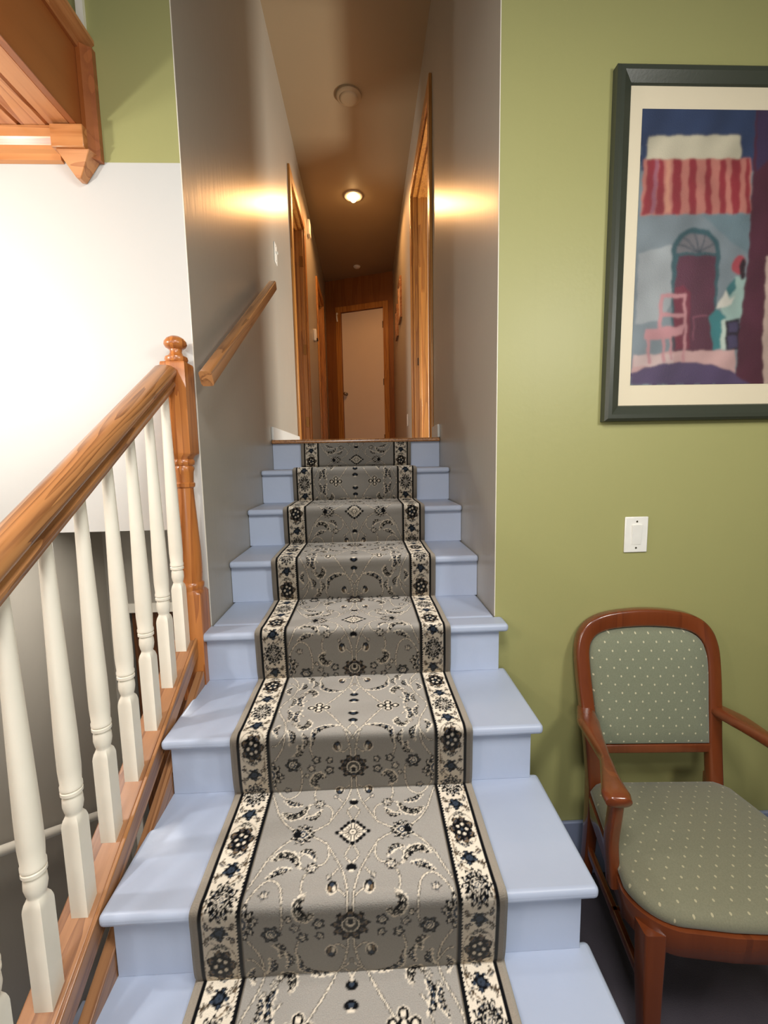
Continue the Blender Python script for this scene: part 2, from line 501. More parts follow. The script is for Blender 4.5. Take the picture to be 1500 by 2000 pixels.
# side rooms seen or felt through the doorways
bm = box(0.597, 2.6, 0.95, 1.05, 1.6, ZC); box(0.597, 2.6, 4.0, 4.1, 1.6, ZC, bm); box(2.6, 2.7, 0.95, 4.1, 1.6, ZC, bm)
struct('wall_side_room_right', bm, M['white'])
struct('ceiling_side_room_right', box(0.597, 2.7, 0.95, 4.1, ZC, ZC + 0.1), M['white'])
struct('floor_side_room_right', box(0.597, 2.7, 0.95, 4.1, 1.55, ZH - 0.002), M['oak_y'])
bm = box(-2.3, -0.575, 2.4, 2.5, 1.5, ZC); box(-2.3, -0.575, 5.6, 5.7, 1.5, ZC, bm); box(-2.4, -2.3, 2.4, 5.7, 1.5, ZC, bm)
struct('wall_side_room_left', bm, M['white'])
struct('ceiling_side_room_left', box(-2.4, -0.575, 2.4, 5.7, ZC, ZC + 0.1), M['white'])
struct('floor_side_room_left', box(-2.4, -0.575, 2.4, 5.7, 1.50, ZH - 0.002), M['oak_y'])

# hall skirtings at the head of the stairs, white
def skirting(name, x0, x1, y0, y1, z=ZH, h=0.075, m='white'):
    return struct(name, box(x0, x1, y0, y1, z, z + h), M[m], bevel=0.005)
skirting('baseboard_hall_left', XL, XL + 0.014, 1.76, 2.77)
skirting('baseboard_hall_right', XR - 0.014, XR, 1.76, 1.99)
skirting('baseboard_hall_left_far', XL, XL + 0.014, 3.64, 4.60)
skirting('baseboard_hall_right_far', XR - 0.014, XR, 3.13, 5.5)
struct('baseboard_front_right', box(0.52, 3.2, YW - 0.014, YW, 0.0, 0.21), M['skirting'], bevel=0.004)

# lower stairwell under the upper flight
struct('ceiling_stairwell', box(-1.45, -0.575, YW + 0.06, 2.3, 1.315, 1.40), M['white'])
bm = box(-1.45, -1.36, 1.75, 1.87, -1.35, 1.315); box(-0.62, -0.575, 1.75, 1.87, -1.35, 1.315, bm); box(-1.36, -0.62, 1.75, 1.87, 0.70, 1.315, bm)
struct('wall_stairwell_far', bm, M['grey'])
d5 = thing('door_5', None, None, (-1.36, 1.75, -1.35)); d5['kind'] = 'structure'
obj('door_leaf', box(0.02, 0.72, 0.03, 0.07, 0, 2.02), M['basedoor'], d5, bevel=0.003)
bm = box(-0.045, 0.0, -0.015, 0.0, 0, 2.085); box(0.0, 0.74, -0.015, 0.0, 2.03, 2.085, bm)
obj('door_casing', bm, M['cream'], d5, bevel=0.003)
struct('wall_stairwell_right', box(-0.575, -0.515, -0.60, YW, -1.4, 0.10), M['grey'])
struct('floor_basement', box(-1.45, -0.575, 1.35, 2.3, -1.45, -1.35), M['darkfloor'])

# ================================================================== BASEMENT STAIRS
lower = thing('basement_stairs', 'grey painted stairs going down behind the oak and cream railing', 'stairs', (-1.0, -0.6, 0))
for i in range(8):
    y = -0.62 + 0.26 * i + 0.6
    z = -0.165 * i
    obj('tread', box(-0.44, 0.42, y - 0.02, y + 0.27, z - 0.185, z - 0.155 if i else z - 0.0), M['stair'], lower, bevel=0.006)
obj('carriage', prism([(0.0, -0.36), (1.95, -1.60), (1.95, -1.85), (0.0, -0.62)], -0.44, 0.42), M['stair'], lower)

lr = thing('stairwell_handrail', 'pale grey round handrail on the wall of the stairs going down', 'handrail', (-1.42, 0.3, 0.37))
obj('rail', sweep([(0.03, -0.35, 0.217), (0.03, 1.13, -0.68)], circ(0.020, 14)), M['cream'], lr)
for yy in (0.15, 0.95):
    obj('bracket', sweep([(-0.03, yy, -0.02 - 0.606 * yy - 0.03), (0.01, yy, -0.606 * yy - 0.035), (0.03, yy, -0.606 * yy - 0.012)], circ(0.006, 8)), M['cream'], lr)

# ================================================================== MAIN STAIRCASE
st = thing('staircase', 'blue-grey painted wooden staircase climbing between two grey walls', 'staircase', (0, 0, 0))
for k in range(-2, 7):
    y, z = nose_y(k), tread_z(k)
    xa, xb = (-0.491, 0.502) if k <= 3 else (XL, XR)
    if k == 3:
        bm = box(-0.491, 0.502, y, YW - 0.001, z - 0.027, z)
        box(XL + 0.001, XR - 0.001, YW - 0.001, y + RUN + 0.042, z - 0.027, z, bm)
        bmesh.ops.remove_doubles(bm, verts=bm.verts, dist=1e-5)
    else:
        bm = box(xa + (0.001 if k > 3 else 0), xb - (0.001 if k > 3 else 0), y, y + RUN + 0.042, z - 0.027, z)
    obj('tread', bm, M['stair'], st, bevel=0.011, seg=4)
for k in range(-2, 8):
    y, z = nose_y(k) + 0.025, tread_z(k)
    a, b = (XL, XR) if k > 3 else (XL, XR)
    zt = z - 0.027 if k < 7 else z - 0.022
    bm = box(a + 0.001, b - 0.001, y, y + 0.018, z - RISE, zt)
    obj('riser', bm, M['stair'], st, bevel=0.001)
obj('landing_nosing', box(XL + 0.001, XR - 0.001, nose_y(7) - 0.004, nose_y(7) + 0.06, ZH - 0.022, ZH), M['oak_rail'], st, bevel=0.008, seg=3)
# oak stringer board under the left ends, painted side on the right
def rake(off, y): return 0.66 + RISE / RUN * y + off
obj('stringer', prism([(-0.86, rake(-0.115, -0.86)), (0.58, rake(-0.115, 0.58)), (0.58, rake(-0.40, 0.58)), (-0.60, max(0.0, rake(-0.40, -0.60))), (-0.86, 0.0)], -0.503, -0.478), M['oak_y'], st, bevel=0.002)['label'] = 'orange oak stringer board'
pts = [(-0.8525, 0.0)]
for k in range(-2, 4):
    pts += [(nose_y(k) + 0.026, tread_z(k) - RISE), (nose_y(k) + 0.026, tread_z(k) - 0.028)]
pts += [(YW - 0.016, tread_z(3) - 0.028), (YW - 0.016, 0.0)]
obj('side_panel', prism(pts, 0.470, 0.4755), M['stair'], st)
obj('underside', prism([(-0.60, 0.02), (1.74, 1.30), (1.74, 1.20), (-0.40, 0.02)], -0.474, 0.468), M['stair'], st)

# ================================================================== STAIR RUNNER
def px_lin(c): return np.array(lin(c), dtype=np.float32)
FIELD, CREAM, DARK, SLATE, TAN = px_lin((166, 161, 153)), px_lin((238, 226, 206)), px_lin((12, 13, 16)), px_lin((56, 66, 80)), px_lin((128, 108, 84))
DGREY = px_lin((78, 76, 70))

class Tile:
    def __init__(s, w, h, d, base):
        s.d = d
        s.nx, s.ny = int(round(w / d)), int(round(h / d))
        s.X, s.Y = np.meshgrid((np.arange(s.nx) + 0.5) * d, (np.arange(s.ny) + 0.5) * d)
        s.im = np.tile(base, (s.ny, s.nx, 1)).astype(np.float32)
        s.WX = 0.0011 * np.sin(s.Y * 610 + 2 * np.sin(s.X * 350)) + 0.0008 * np.sin(s.X * 900 + s.Y * 500)
        s.WY = 0.0011 * np.sin(s.X * 640 + 2 * np.sin(s.Y * 330)) + 0.0008 * np.sin(s.Y * 870 - s.X * 430)
    def blend(s, dist, col, soft=0.0009):
        a = np.clip(0.5 - dist / soft / 2, 0, 1)[..., None]
        s.im = s.im * (1 - a) + col * a
    def dseg(s, pts, wob=1.0):
        D = np.full(s.X.shape, 9.0)
        T = np.zeros(s.X.shape); SG = np.zeros(s.X.shape)
        X, Y = s.X + s.WX * wob, s.Y + s.WY * wob
        n = len(pts) - 1
        for i in range(n):
            (ax, ay), (bx, by) = pts[i], pts[i + 1]
            dx, dy = bx - ax, by - ay
            t = np.clip(((X - ax) * dx + (Y - ay) * dy) / (dx * dx + dy * dy + 1e-12), 0, 1)
            q = np.hypot(X - ax - t * dx, Y - ay - t * dy)
            m = q < D
            D = np.where(m, q, D); T = np.where(m, (i + t) / n, T)
            SG = np.where(m, np.sign((X - ax) * dy - (Y - ay) * dx), SG)
        return D, T, SG
    def vine(s, pts, w=0.0012, col=None, dark_edge=True):
        c = catmull(pts, 6)
        D, T, SG = s.dseg(c, 0.7)
        if dark_edge: s.blend(D - w - 0.0014, DGREY)  # woven dark outline along the cream line, part of the pattern
        s.blend(D - w, CREAM if col is None else col)
    def leaf(s, pts, w, seed=0, body=None):
        c = catmull(pts, 6)
        D, T, SG = s.dseg(c)
        prof = w * np.sin(np.pi * np.clip(T, 0.03, 0.97)) ** 0.6
        teeth = 0.0024 * np.abs(np.sin(T * 19 + seed))
        side = 1 if seed % 2 else -1
        s.blend(D - prof - teeth - 0.0019 * (SG == side), CREAM)
        s.blend(D - prof + 0.0003 - teeth * (SG != side), DARK if body is None else body)
        s.blend(np.maximum(D - prof * 0.52, -(SG * side) * 0.004 + 0.0) - 0.0002, SLATE if seed % 3 else DGREY)
        s.blend(np.abs(D - prof * 0.30) - 0.0007 + 0.0016 * (np.sin(T * 30 + seed) > 0.2), CREAM)
    def flower(s, x, y, r, n=8, ratio=1.0, ph=0.0, petal=None, core=None, ring=True):
        dx, dy = s.X - x + s.WX * 0.8, (s.Y - y + s.WY * 0.8) / ratio
        R = np.hypot(dx, dy); A = np.arctan2(dy, dx) + ph
        s.blend(R - r * (0.90 + 0.13 * np.cos(A * n)), DARK)
        c = np.cos(A * n)
        s.blend(np.maximum(np.abs(R - r * 0.70) - r * 0.15, (0.25 - c) * 0.004), CREAM if petal is None else petal)
        s.blend(np.maximum(np.abs(R - r * 0.68) - r * 0.07, (0.62 - c) * 0.004), SLATE)
        s.blend(R - r * 0.40, SLATE)
        if ring: s.blend(np.abs(R - r * 0.42) - 0.0010, CREAM)
        s.blend(R - r * 0.20, CREAM if core is None else core)
        s.blend(R - r * 0.08, DARK)
    def blob(s, x, y, rx, ry, col):
        q = np.hypot((s.X - x + s.WX * 0.5) / rx, (s.Y - y + s.WY * 0.5) / ry)
        s.blend((q - 1) * min(rx, ry), col)
    def tulip(s, x, y, k=1.0, up=1):
        s.blob(x, y + 0.002 * up, 0.0125 * k, 0.0155 * k, CREAM)
        s.blob(x, y, 0.0108 * k, 0.0140 * k, DARK)
        s.blob(x - 0.004 * k, y + 0.004 * up, 0.0034 * k, 0.0075 * k, CREAM); s.blob(x + 0.0045 * k, y + 0.004 * up, 0.0030 * k, 0.0070 * k, TAN)
        s.blob(x, y - 0.005 * up, 0.0045 * k, 0.0045 * k, SLATE)

HV = 0.4115
TD = 0.00125
t = Tile(0.212, HV, TD, FIELD)
# centre stems: star (v=0) to palmette (v=.205) to the fork (v=.31)
t.vine([(0.0, 0.03), (0.008, 0.046), (0.014, 0.062), (0.0, 0.080)])
t.vine([(0.055, 0.030), (0.036, 0.062), (0.016, 0.10), (0.0065, 0.14), (0.0050, 0.18)], 0.0015)
t.vine([(0.0050, 0.22), (0.007, 0.26), (0.020, 0.305), (0.046, 0.352), (0.074, 0.392), (0.088, 0.411)], 0.0015)
t.vine([(0.018, 0.300), (0.0, 0.335)])
t.vine([(0.020, 0.31), (0.006, 0.295), (0.0, 0.283)])
t.vine([(0.115, 0.0), (0.085, 0.010), (0.062, 0.024), (0.055, 0.030), (0.050, 0.055), (0.058, 0.075), (0.075, 0.082)], 0.0014)
t.vine([(0.115, 0.0), (0.150, 0.022), (0.178, 0.055), (0.196, 0.095), (0.209, 0.125)], 0.0015)
t.vine([(0.178, 0.055), (0.165, 0.062), (0.150, 0.060)])
t.vine([(0.085, 0.085), (0.098, 0.105), (0.100, 0.130), (0.094, 0.150)])
t.vine([(0.075, 0.082), (0.095, 0.088), (0.110, 0.078), (0.112, 0.058), (0.100, 0.048)])
t.vine([(0.208, 0.16), (0.190, 0.125), (0.168, 0.108), (0.146, 0.120), (0.136, 0.150), (0.132, 0.185), (0.136, 0.205)], 0.0014)
t.vine([(0.200, 0.230), (0.180, 0.262), (0.172, 0.300), (0.180, 0.345), (0.200, 0.385), (0.209, 0.411)], 0.0014)
t.vine([(0.172, 0.300), (0.190, 0.275), (0.205, 0.27)])
t.vine([(0.030, 0.325), (0.060, 0.318), (0.092, 0.300), (0.108, 0.270), (0.104, 0.240), (0.092, 0.228)], 0.0014)
t.vine([(0.006, 0.262), (0.016, 0.252), (0.026, 0.247), (0.036, 0.252)])
t.vine([(0.010, 0.150), (0.022, 0.138), (0.034, 0.130)])
t.vine([(0.028, 0.090), (0.040, 0.104)])
t.vine([(0.150, 0.411), (0.146, 0.385), (0.158, 0.365), (0.170, 0.350)])
t.vine([(0.146, 0.385), (0.134, 0.370)])
# leaves
t.leaf([(0.172, 0.064), (0.152, 0.050), (0.126, 0.058), (0.112, 0.084)], 0.0078, 0)
t.leaf([(0.112, 0.044), (0.092, 0.046), (0.078, 0.064)], 0.0060, 1)
t.leaf([(0.172, 0.102), (0.152, 0.090), (0.130, 0.086)], 0.0060, 2)
t.leaf([(0.090, 0.145), (0.104, 0.164), (0.090, 0.182), (0.072, 0.176)], 0.0084, 3)
t.leaf([(0.040, 0.323), (0.070, 0.320), (0.096, 0.302), (0.103, 0.270)], 0.0066, 4)
t.leaf([(0.146, 0.400), (0.160, 0.374), (0.148, 0.348)], 0.0086, 5)
t.leaf([(0.182, 0.404), (0.170, 0.380), (0.176, 0.356)], 0.0056, 7)
t.leaf([(0.148, 0.335), (0.130, 0.318), (0.116, 0.334), (0.120, 0.352)], 0.0082, 6)
t.leaf([(0.164, 0.308), (0.152, 0.292), (0.158, 0.274)], 0.0068, 8)
t.leaf([(0.152, 0.240), (0.134, 0.248), (0.138, 0.270)], 0.0060, 9)
t.leaf([(0.192, 0.334), (0.200, 0.314), (0.192, 0.294)], 0.0052, 10)
t.leaf([(0.126, 0.262), (0.118, 0.280), (0.126, 0.296)], 0.0052, 11)
t.tulip(0.037, 0.130); t.tulip(0.039, 0.264, 0.95, -1)
t.flower(0.046, 0.108, 0.0070, 5, petal=FIELD)
t.flower(0.084, 0.085, 0.0145, 6)
t.flower(0.094, 0.226, 0.0120, 5, petal=DGREY)
t.flower(0.155, 0.215, 0.0200, 6, petal=DGREY)
t.flower(0.152, 0.340, 0.0105, 5)
t.flower(0.062, 0.196, 0.0130, 5, petal=DGREY); t.flower(0.060, 0.224, 0.010, 5, petal=DGREY)
t.flower(0.108, 0.203, 0.0115, 5, petal=FIELD); t.flower(0.172, 0.140, 0.0115, 5, petal=FIELD)
t.flower(0.120, 0.183, 0.008, 5, petal=DGREY); t.flower(0.185, 0.183, 0.008, 5, petal=DGREY)
t.flower(0.212, 0.190, 0.029, 10, 1.3)
t.blob(0.0, 0.088, 0.011, 0.009, DARK); t.blob(0.0, 0.347, 0.012, 0.009, DARK); t.blob(0.0, 0.380, 0.014, 0.009, DARK)
t.blob(0.0, 0.096, 0.005, 0.003, CREAM); t.blob(0.0, 0.339, 0.004, 0.003, CREAM); t.blob(0.0, 0.388, 0.007, 0.003, CREAM)
t.blob(0.0, 0.379, 0.005, 0.004, SLATE); t.blob(0.0, 0.347, 0.004, 0.004, SLATE)
# palmette on the centre line
t.flower(0.0, 0.205, 0.038, 9, 0.90, math.pi / 2, petal=TAN, ring=False)
t.blob(0.0, 0.203, 0.0195, 0.0195, DARK); t.blob(0.0, 0.203, 0.0172, 0.0172, CREAM); t.blob(0.0, 0.203, 0.0148, 0.0148, DGREY)
t.blob(0.0, 0.199, 0.0085, 0.010, CREAM); t.blob(0.0, 0.196, 0.006, 0.007, DARK)
# star with beaded rays, side flower, four-lobed flower
for i in range(9):
    a = i * math.pi / 8 if i < 5 else -1
    if a < 0: continue
    cx, cy = math.cos(a), math.sin(a)
    L = (0.036, 0.027, 0.025, 0.027, 0.030)[i]
    D, T, SG = t.dseg([(0, 0), (cx * L, cy * L)], 0)
    t.blend(D - 0.0036, DARK); t.blend(D - 0.0015, CREAM)
    t.blob(cx * L, cy * L, 0.0052, 0.0052, DARK); t.blob(cx * L * 0.74, cy * L * 0.74, 0.0034, 0.0034, CREAM)
t.blob(0, 0, 0.0095, 0.0095, DARK); t.blob(0, 0, 0.0068, 0.0068, CREAM); t.blob(0, 0, 0.003, 0.003, DARK)
t.flower(0.115, 0.0, 0.027, 10, 1.0, 0.2, petal=CREAM)
t.blob(0.127, 0.0, 0.009, 0.009, DARK)
for (dx, dy) in ((0, 0), (0.021, 0), (-0.021, 0), (0, -0.015)):
    t.blob(0.097 + dx, HV + dy, 0.0130, 0.0120, CREAM)
for (dx, dy) in ((0, 0), (0.021, 0), (-0.021, 0), (0, -0.015)):
    t.blob(0.097 + dx, HV + dy, 0.0112, 0.0104, DARK)
for (dx, dy) in ((0, -0.001), (0.021, 0), (-0.021, 0), (0, -0.015)):
    t.blob(0.097 + dx, HV + dy, 0.0056, 0.0056, CREAM)
field = t.im
# border: rosettes and scrolled palmettes with dark flowers between
BP = 0.2743
b = Tile(0.070, BP, TD, CREAM)
b.vine([(0.008, 0.0), (0.010, 0.03), (0.060, 0.060), (0.064, 0.10), (0.062, 0.137), (0.010, 0.19), (0.006, 0.225), (0.008, 0.2743)], 0.0012, TAN, False)
b.flower(0.035, 0.137, 0.0320, 12, 1.25, 0)
b.flower(0.035, 0.137, 0.0150, 6, 1.3, 0.3)
for y0 in (0.0, BP):
    b.blob(0.035, y0, 0.0335, 0.048, TAN); b.blob(0.035, y0, 0.0320, 0.0465, CREAM)
    b.flower(0.035, y0, 0.0300, 7, 1.38, 0.5, petal=TAN)
    b.blob(0.035, y0, 0.019, 0.024, DARK)
    for i in range(5):
        a = i * 2 * math.pi / 5
        b.blob(0.035 + 0.011 * math.cos(a), y0 + 0.014 * math.sin(a), 0.0036, 0.0042, CREAM)
    b.blob(0.035, y0, 0.0035, 0.0040, SLATE)
    for sy in (-1, 1):
        b.leaf([(0.018, y0 + sy * 0.036), (0.035, y0 + sy * 0.045), (0.052, y0 + sy * 0.036)], 0.0040, 2 + sy, DGREY)
for y in (0.0735, 0.2007):
    b.flower(0.035, y, 0.0200, 5, 0.92, 0.3 + y, petal=SLATE, core=SLATE, ring=False)
    for sx, sy in ((-1, -1), (1, -1), (-1, 1), (1, 1)):
        b.leaf([(0.035 + sx * 0.014, y + sy * 0.010), (0.035 + sx * 0.025, y + sy * 0.014), (0.035 + sx * 0.026, y + sy * 0.026)], 0.0048, sx + sy + 3, TAN * 0.4)
border = b.im


def runner_color(U, V):
    """U across (-.313...313) about the runner centre, V metres along the path; star at V=.324"""
    au = np.abs(U)
    vv = np.mod(V - 0.324, 2 * HV); vv = np.where(vv > HV, 2 * HV - vv, vv)
    iy = np.clip((vv / TD).astype(int), 0, field.shape[0] - 1)
    ix = np.clip((au / TD).astype(int), 0, field.shape[1] - 1)
    col = field[iy, ix]
    vb = np.mod(V - 0.043, BP)
    by = np.clip((vb / TD).astype(int), 0, border.shape[0] - 1)
    bx_ = np.clip(((au - 0.2205) / TD * (0.070 / 0.0675)).astype(int), 0, border.shape[1] - 1)
    col = np.where(((au > 0.2205) & (au < 0.288))[..., None], border[by, bx_], col)
    wob = 0.0007 * np.sin(V * 800)
    col = np.where(((au > 0.2115 + wob) & (au <= 0.2205 + wob))[..., None], DARK, col)
    col = np.where(((au > 0.2095) & (au <= 0.2115 + wob))[..., None], px_lin((120, 112, 100)), col)
    col = np.where((au > 0.2875)[..., None], DARK, col)
    col = np.where((au > 0.2955)[..., None], px_lin((158, 148, 134)), col)
    col = np.where((au > 0.3035)[..., None], px_lin((120, 112, 104)), col)
    col = np.where((au > 0.3055)[..., None], px_lin((165, 156, 142)), col)
    return col

# path over the steps: up the riser, round the nosing, along the tread
path = []      # (y, z, v)
seglen = RUN + RISE
TH = 0.010
for k in range(-2, 8):
    y0, z1 = nose_y(k), tread_z(k)
    z0 = z1 - RISE
    v0 = (k - 1) * seglen
    ctl = [(y0 + 0.002, z0 + TH), (y0 - 0.003, z0 + TH + 0.012), (y0 - 0.007, z0 + 0.05), (y0 - 0.011, z1 - 0.040), (y0 - 0.0125, z1 - 0.020)]
    if k < 7:
        ctl += [(y0 - 0.0115, z1 - 0.004), (y0 - 0.005, z1 + 0.0065), (y0 + 0.010, z1 + TH + 0.0015), (y0 + 0.030, z1 + TH), (y0 + 0.10, z1 + TH), (y0 + 0.20, z1 + TH), (y0 + RUN - 0.025, z1 + TH), (y0 + RUN - 0.010, z1 + TH), (y0 + RUN + 0.0015, z1 + TH)]
    else:
        ctl = [(y0 + 0.010, z0 + TH), (y0 + 0.004, z0 + TH + 0.012), (y0 + 0.003, z0 + 0.06), (y0 + 0.003, z1 - 0.022)]
    c = catmull(ctl, 10)
    L = [0.0]
    for i in range(1, len(c)): L.append(L[-1] + math.hypot(c[i][0] - c[i - 1][0], c[i][1] - c[i - 1][1]))
    tot = seglen if k < 7 else RISE
    sc = tot / L[-1]
    step = 0.0025
    n = int(tot / step)
    for i in range(n + (1 if k == 7 else 0)):
        s = i * tot / n / sc
        yy = np.interp(s, L, [p[0] for p in c]); zz = np.interp(s, L, [p[1] for p in c])
        path.append((yy, zz, v0 + i * tot / n))
P = np.array(path)
XC = -0.0035
nu = 252
us = np.linspace(-0.313, 0.313, nu)
nv = len(P)
U, V = np.meshgrid(us, P[:, 2])
dy, dz = np.gradient(P[:, 0]), np.gradient(P[:, 1])
ln = np.hypot(dy, dz); ny, nz = -dz / ln, dy / ln           # outward normal of the path
cols = runner_color(U, V)
lum = cols.mean(axis=2)
edge = np.where(np.abs(U) > 0.3125, -0.0085, np.where(np.abs(U) > 0.308, -0.003, 0.0))
wavy = 0.0012 * np.sin(V * 23 + 1.3) * np.sin(U * 17)
off = edge + wavy
sway = 0.0025 * np.sin(P[:, 2] * 2.1 + 0.5)
co = np.stack([U + XC + sway[:, None], P[:, 0][:, None] + ny[:, None] * off, P[:, 1][:, None] + nz[:, None] * off], axis=-1).reshape(-1, 3).astype(np.float32)
def grid_mesh(name, co, nv, nu, cols, mat, flip=False):
    me = bpy.data.meshes.new(name)
    idx = np.arange(nv * nu).reshape(nv, nu)
    q = np.stack([idx[:-1, :-1], idx[:-1, 1:], idx[1:, 1:], idx[1:, :-1]], axis=-1).reshape(-1, 4)
    if flip: q = q[:, ::-1]
    nf = len(q)
    me.vertices.add(nv * nu); me.vertices.foreach_set('co', co.ravel())
    me.loops.add(nf * 4); me.loops.foreach_set('vertex_index', q.ravel().astype(np.int32))
    me.polygons.add(nf); me.polygons.foreach_set('loop_start', np.arange(0, nf * 4, 4, dtype=np.int32))
    me.update(calc_edges=True)
    at = me.color_attributes.new('pattern', 'FLOAT_COLOR', 'POINT')
    c4 = np.ones((nv * nu, 4), np.float32); c4[:, :3] = cols.reshape(-1, 3)
    at.data.foreach_set('color', c4.ravel())
    me.materials.append(mat)
    me.shade_smooth()
    me.validate()
    o = bpy.data.objects.new(name, me); C.objects.link(o)
    return o
run = grid_mesh('stair_runner', co, nv, nu, cols, M['runner'])
tag(run, 'grey and cream floral carpet runner laid up the middle of the blue stairs', 'carpet runner')

# ================================================================== RAILING
rl = thing('stair_railing', 'oak handrail and newel with cream turned balusters on the left of the stairs', 'railing', (-0.531, 0.60, 0.78))
def rbm(bm):
    bmesh.ops.translate(bm, verts=bm.verts, vec=(0.531, -0.60, -0.78)); return bm
SL = 0.575
# handrail
prof = [(-0.020, -0.034), (0.020, -0.034), (0.021, -0.026), (0.026, -0.022), (0.026, -0.016), (0.021, -0.012), (0.022, -0.004), (0.031, 0.004), (0.034, 0.014),
        (0.031, 0.024), (0.022, 0.031), (0.010, 0.034), (-0.010, 0.034), (-0.022, 0.031), (-0.031, 0.024), (-0.034, 0.014), (-0.031, 0.004), (-0.022, -0.004),
        (-0.021, -0.012), (-0.026, -0.016), (-0.026, -0.022), (-0.021, -0.026)]
def hr_z(y): return 1.420 + 0.622 * y
obj('handrail', rbm(sweep([(-0.531, -0.66, hr_z(-0.66)), (-0.531, 0.585, hr_z(0.585))], prof)), M['oak_rail'], rl, smooth=50)
# bottom rail (shoe) with a raised lip on the stair side
def sh_z(y): return 0.640 + SL * y
obj('bottom_rail', rbm(prism([(-0.66, sh_z(-0.66)), (0.586, sh_z(0.586)), (0.586, sh_z(0.586) - 0.035), (-0.66, sh_z(-0.66) - 0.035)], -0.572, -0.503)), M['oak_y'], rl, bevel=0.003)
obj('bottom_rail_lip', rbm(prism([(-0.66, sh_z(-0.66) + 0.006), (0.590, sh_z(0.590) + 0.006), (0.590, sh_z(0.590) - 0.05), (-0.66, sh_z(-0.66) - 0.05)], -0.5025, -0.4935)), M['oak_rail'], rl, bevel=0.002)
def baluster_bm(y):
    z0, z1 = sh_z(y) - 0.003, hr_z(y) - 0.036
    r = 0.0160
    top = z1 - z0
    R = [(-0.002, r, 1, SL), (0.186, r, 1), (0.192, r * 0.98, 0.92), (0.200, 0.0158, 0.5), (0.206, 0.0142, 0.0), (0.209, 0.0138, 0), (0.214, 0.0155, 0), (0.226, 0.0178, 0), (0.240, 0.0172, 0),
         (0.247, 0.0150, 0), (0.250, 0.0190, 0), (0.256, 0.0190, 0), (0.258, 0.0165, 0), (0.261, 0.0192, 0), (0.267, 0.0192, 0), (0.270, 0.0178, 0), (0.30, 0.0195, 0), (0.36, 0.0192, 0), (0.46, 0.0172, 0),
         (0.60, 0.0140, 0), (0.70, 0.0122, 0), (top, 0.0110, 0, SL)]
    R = [q for q in R if q[0] <= top - 0.005 or q[0] == top]
    return turned([(z0 + q[0],) + tuple(q[1:]) for q in R], -0.531, y, 24)
ys = [0.562 - 0.1065 * i for i in range(11)]
for y in ys:
    obj('baluster', rbm(baluster_bm(y)), M['cream'], rl, smooth=35)
# newel post
nx, nyy = -0.511, 0.617
N_ = [(0.775, 0.0355, 1), (1.118, 0.0355, 1), (1.126, 0.034, 0.7), (1.132, 0.033, 0), (1.140, 0.036, 0), (1.150, 0.036, 0), (1.156, 0.031, 0), (1.20, 0.0335, 0), (1.26, 0.0325, 0), (1.36, 0.0275, 0), (1.440, 0.0235, 0),
      (1.452, 0.0235, 0), (1.456, 0.028, 0), (1.466, 0.029, 0), (1.470, 0.025, 0), (1.500, 0.0265, 0), (1.512, 0.030, 0), (1.520, 0.0265, 0), (1.524, 0.031, 0), (1.534, 0.0325, 0), (1.540, 0.029, 0),
      (1.546, 0.031, 0.3), (1.556, 0.0355, 0.95), (1.562, 0.0355, 1), (1.820, 0.0355, 1), (1.826, 0.034, 1), (1.829, 0.028, 0.5)]
nw = obj('newel_post', rbm(turned(N_, nx, nyy)), M['oak_z'], rl, bevel=0)
F_ = [(1.829, 0.030, 0), (1.836, 0.033, 0), (1.844, 0.031, 0), (1.848, 0.022, 0), (1.858, 0.0165, 0), (1.866, 0.018, 0), (1.872, 0.028, 0), (1.880, 0.0325, 0), (1.889, 0.031, 0), (1.898, 0.024, 0), (1.904, 0.013, 0), (1.906, 0.002, 0)]
obj('finial', rbm(turned(F_, nx, nyy, 32)), M['oak_z'], nw)

# ================================================================== WALL HANDRAIL
wr = thing('wall_handrail', 'plain oak handrail fixed to the left grey wall of the stairs', 'handrail', (XL, 0.62, 1.77))
obj('rail', sweep([(0.062, -0.035, 0.005), (0.062, 1.06, 0.675)], rrect(0.019, 0.023, 0.008)), M['oak_rail'], wr, smooth=30)
for yy in (0.16, 0.98):
    zz = 0.026 + yy * 0.612
    b_ = sweep([(0.003, yy, zz - 0.055), (0.030, yy, zz - 0.052), (0.055, yy, zz - 0.036), (0.062, yy, zz - 0.022)], circ(0.0055, 10))
    sweep([(0.0, yy, zz - 0.055), (0.006, yy, zz - 0.055)], circ(0.02, 16), bm=b_)
    obj('bracket', b_, M['bronze'], wr)

# ================================================================== WOODEN BULKHEAD, TOP LEFT
bk = thing('wooden_bulkhead', 'orange pine clad box with plank underside high in the left corner', 'bulkhead', (-0.737, YW, 2.487))
def kbm(bm):
    bmesh.ops.translate(bm, verts=bm.verts, vec=(0.737, -YW, -2.487)); return bm
bm = bmesh.new()
x = -1.449
while x < -0.79:
    x2 = min(x + 0.078, -0.757)
    prism([(x, 2.490), (x + 0.006, 2.484), (x2 - 0.006, 2.484), (x2, 2.490), (x2, 2.50), (x, 2.50)], -1.6, YW - 0.001, 'y', bm)
    x = x2
obj('plank_underside', kbm(bm), M['pine_y'], bk, smooth=20)
obj('side_panel', kbm(box(-0.757, -0.737, -1.6, YW - 0.001, 2.478, 2.715)), M['pine_dark'], bk, bevel=0.002)
cap = [(-0.757, 2.690), (-0.728, 2.690), (-0.722, 2.702), (-0.708, 2.712), (-0.698, 2.718), (-0.698, 2.730), (-0.757, 2.730)]
obj('cap_moulding', kbm(prism(cap, -1.6, YW - 0.001, 'y')), M['pine_y'], bk, smooth=20)
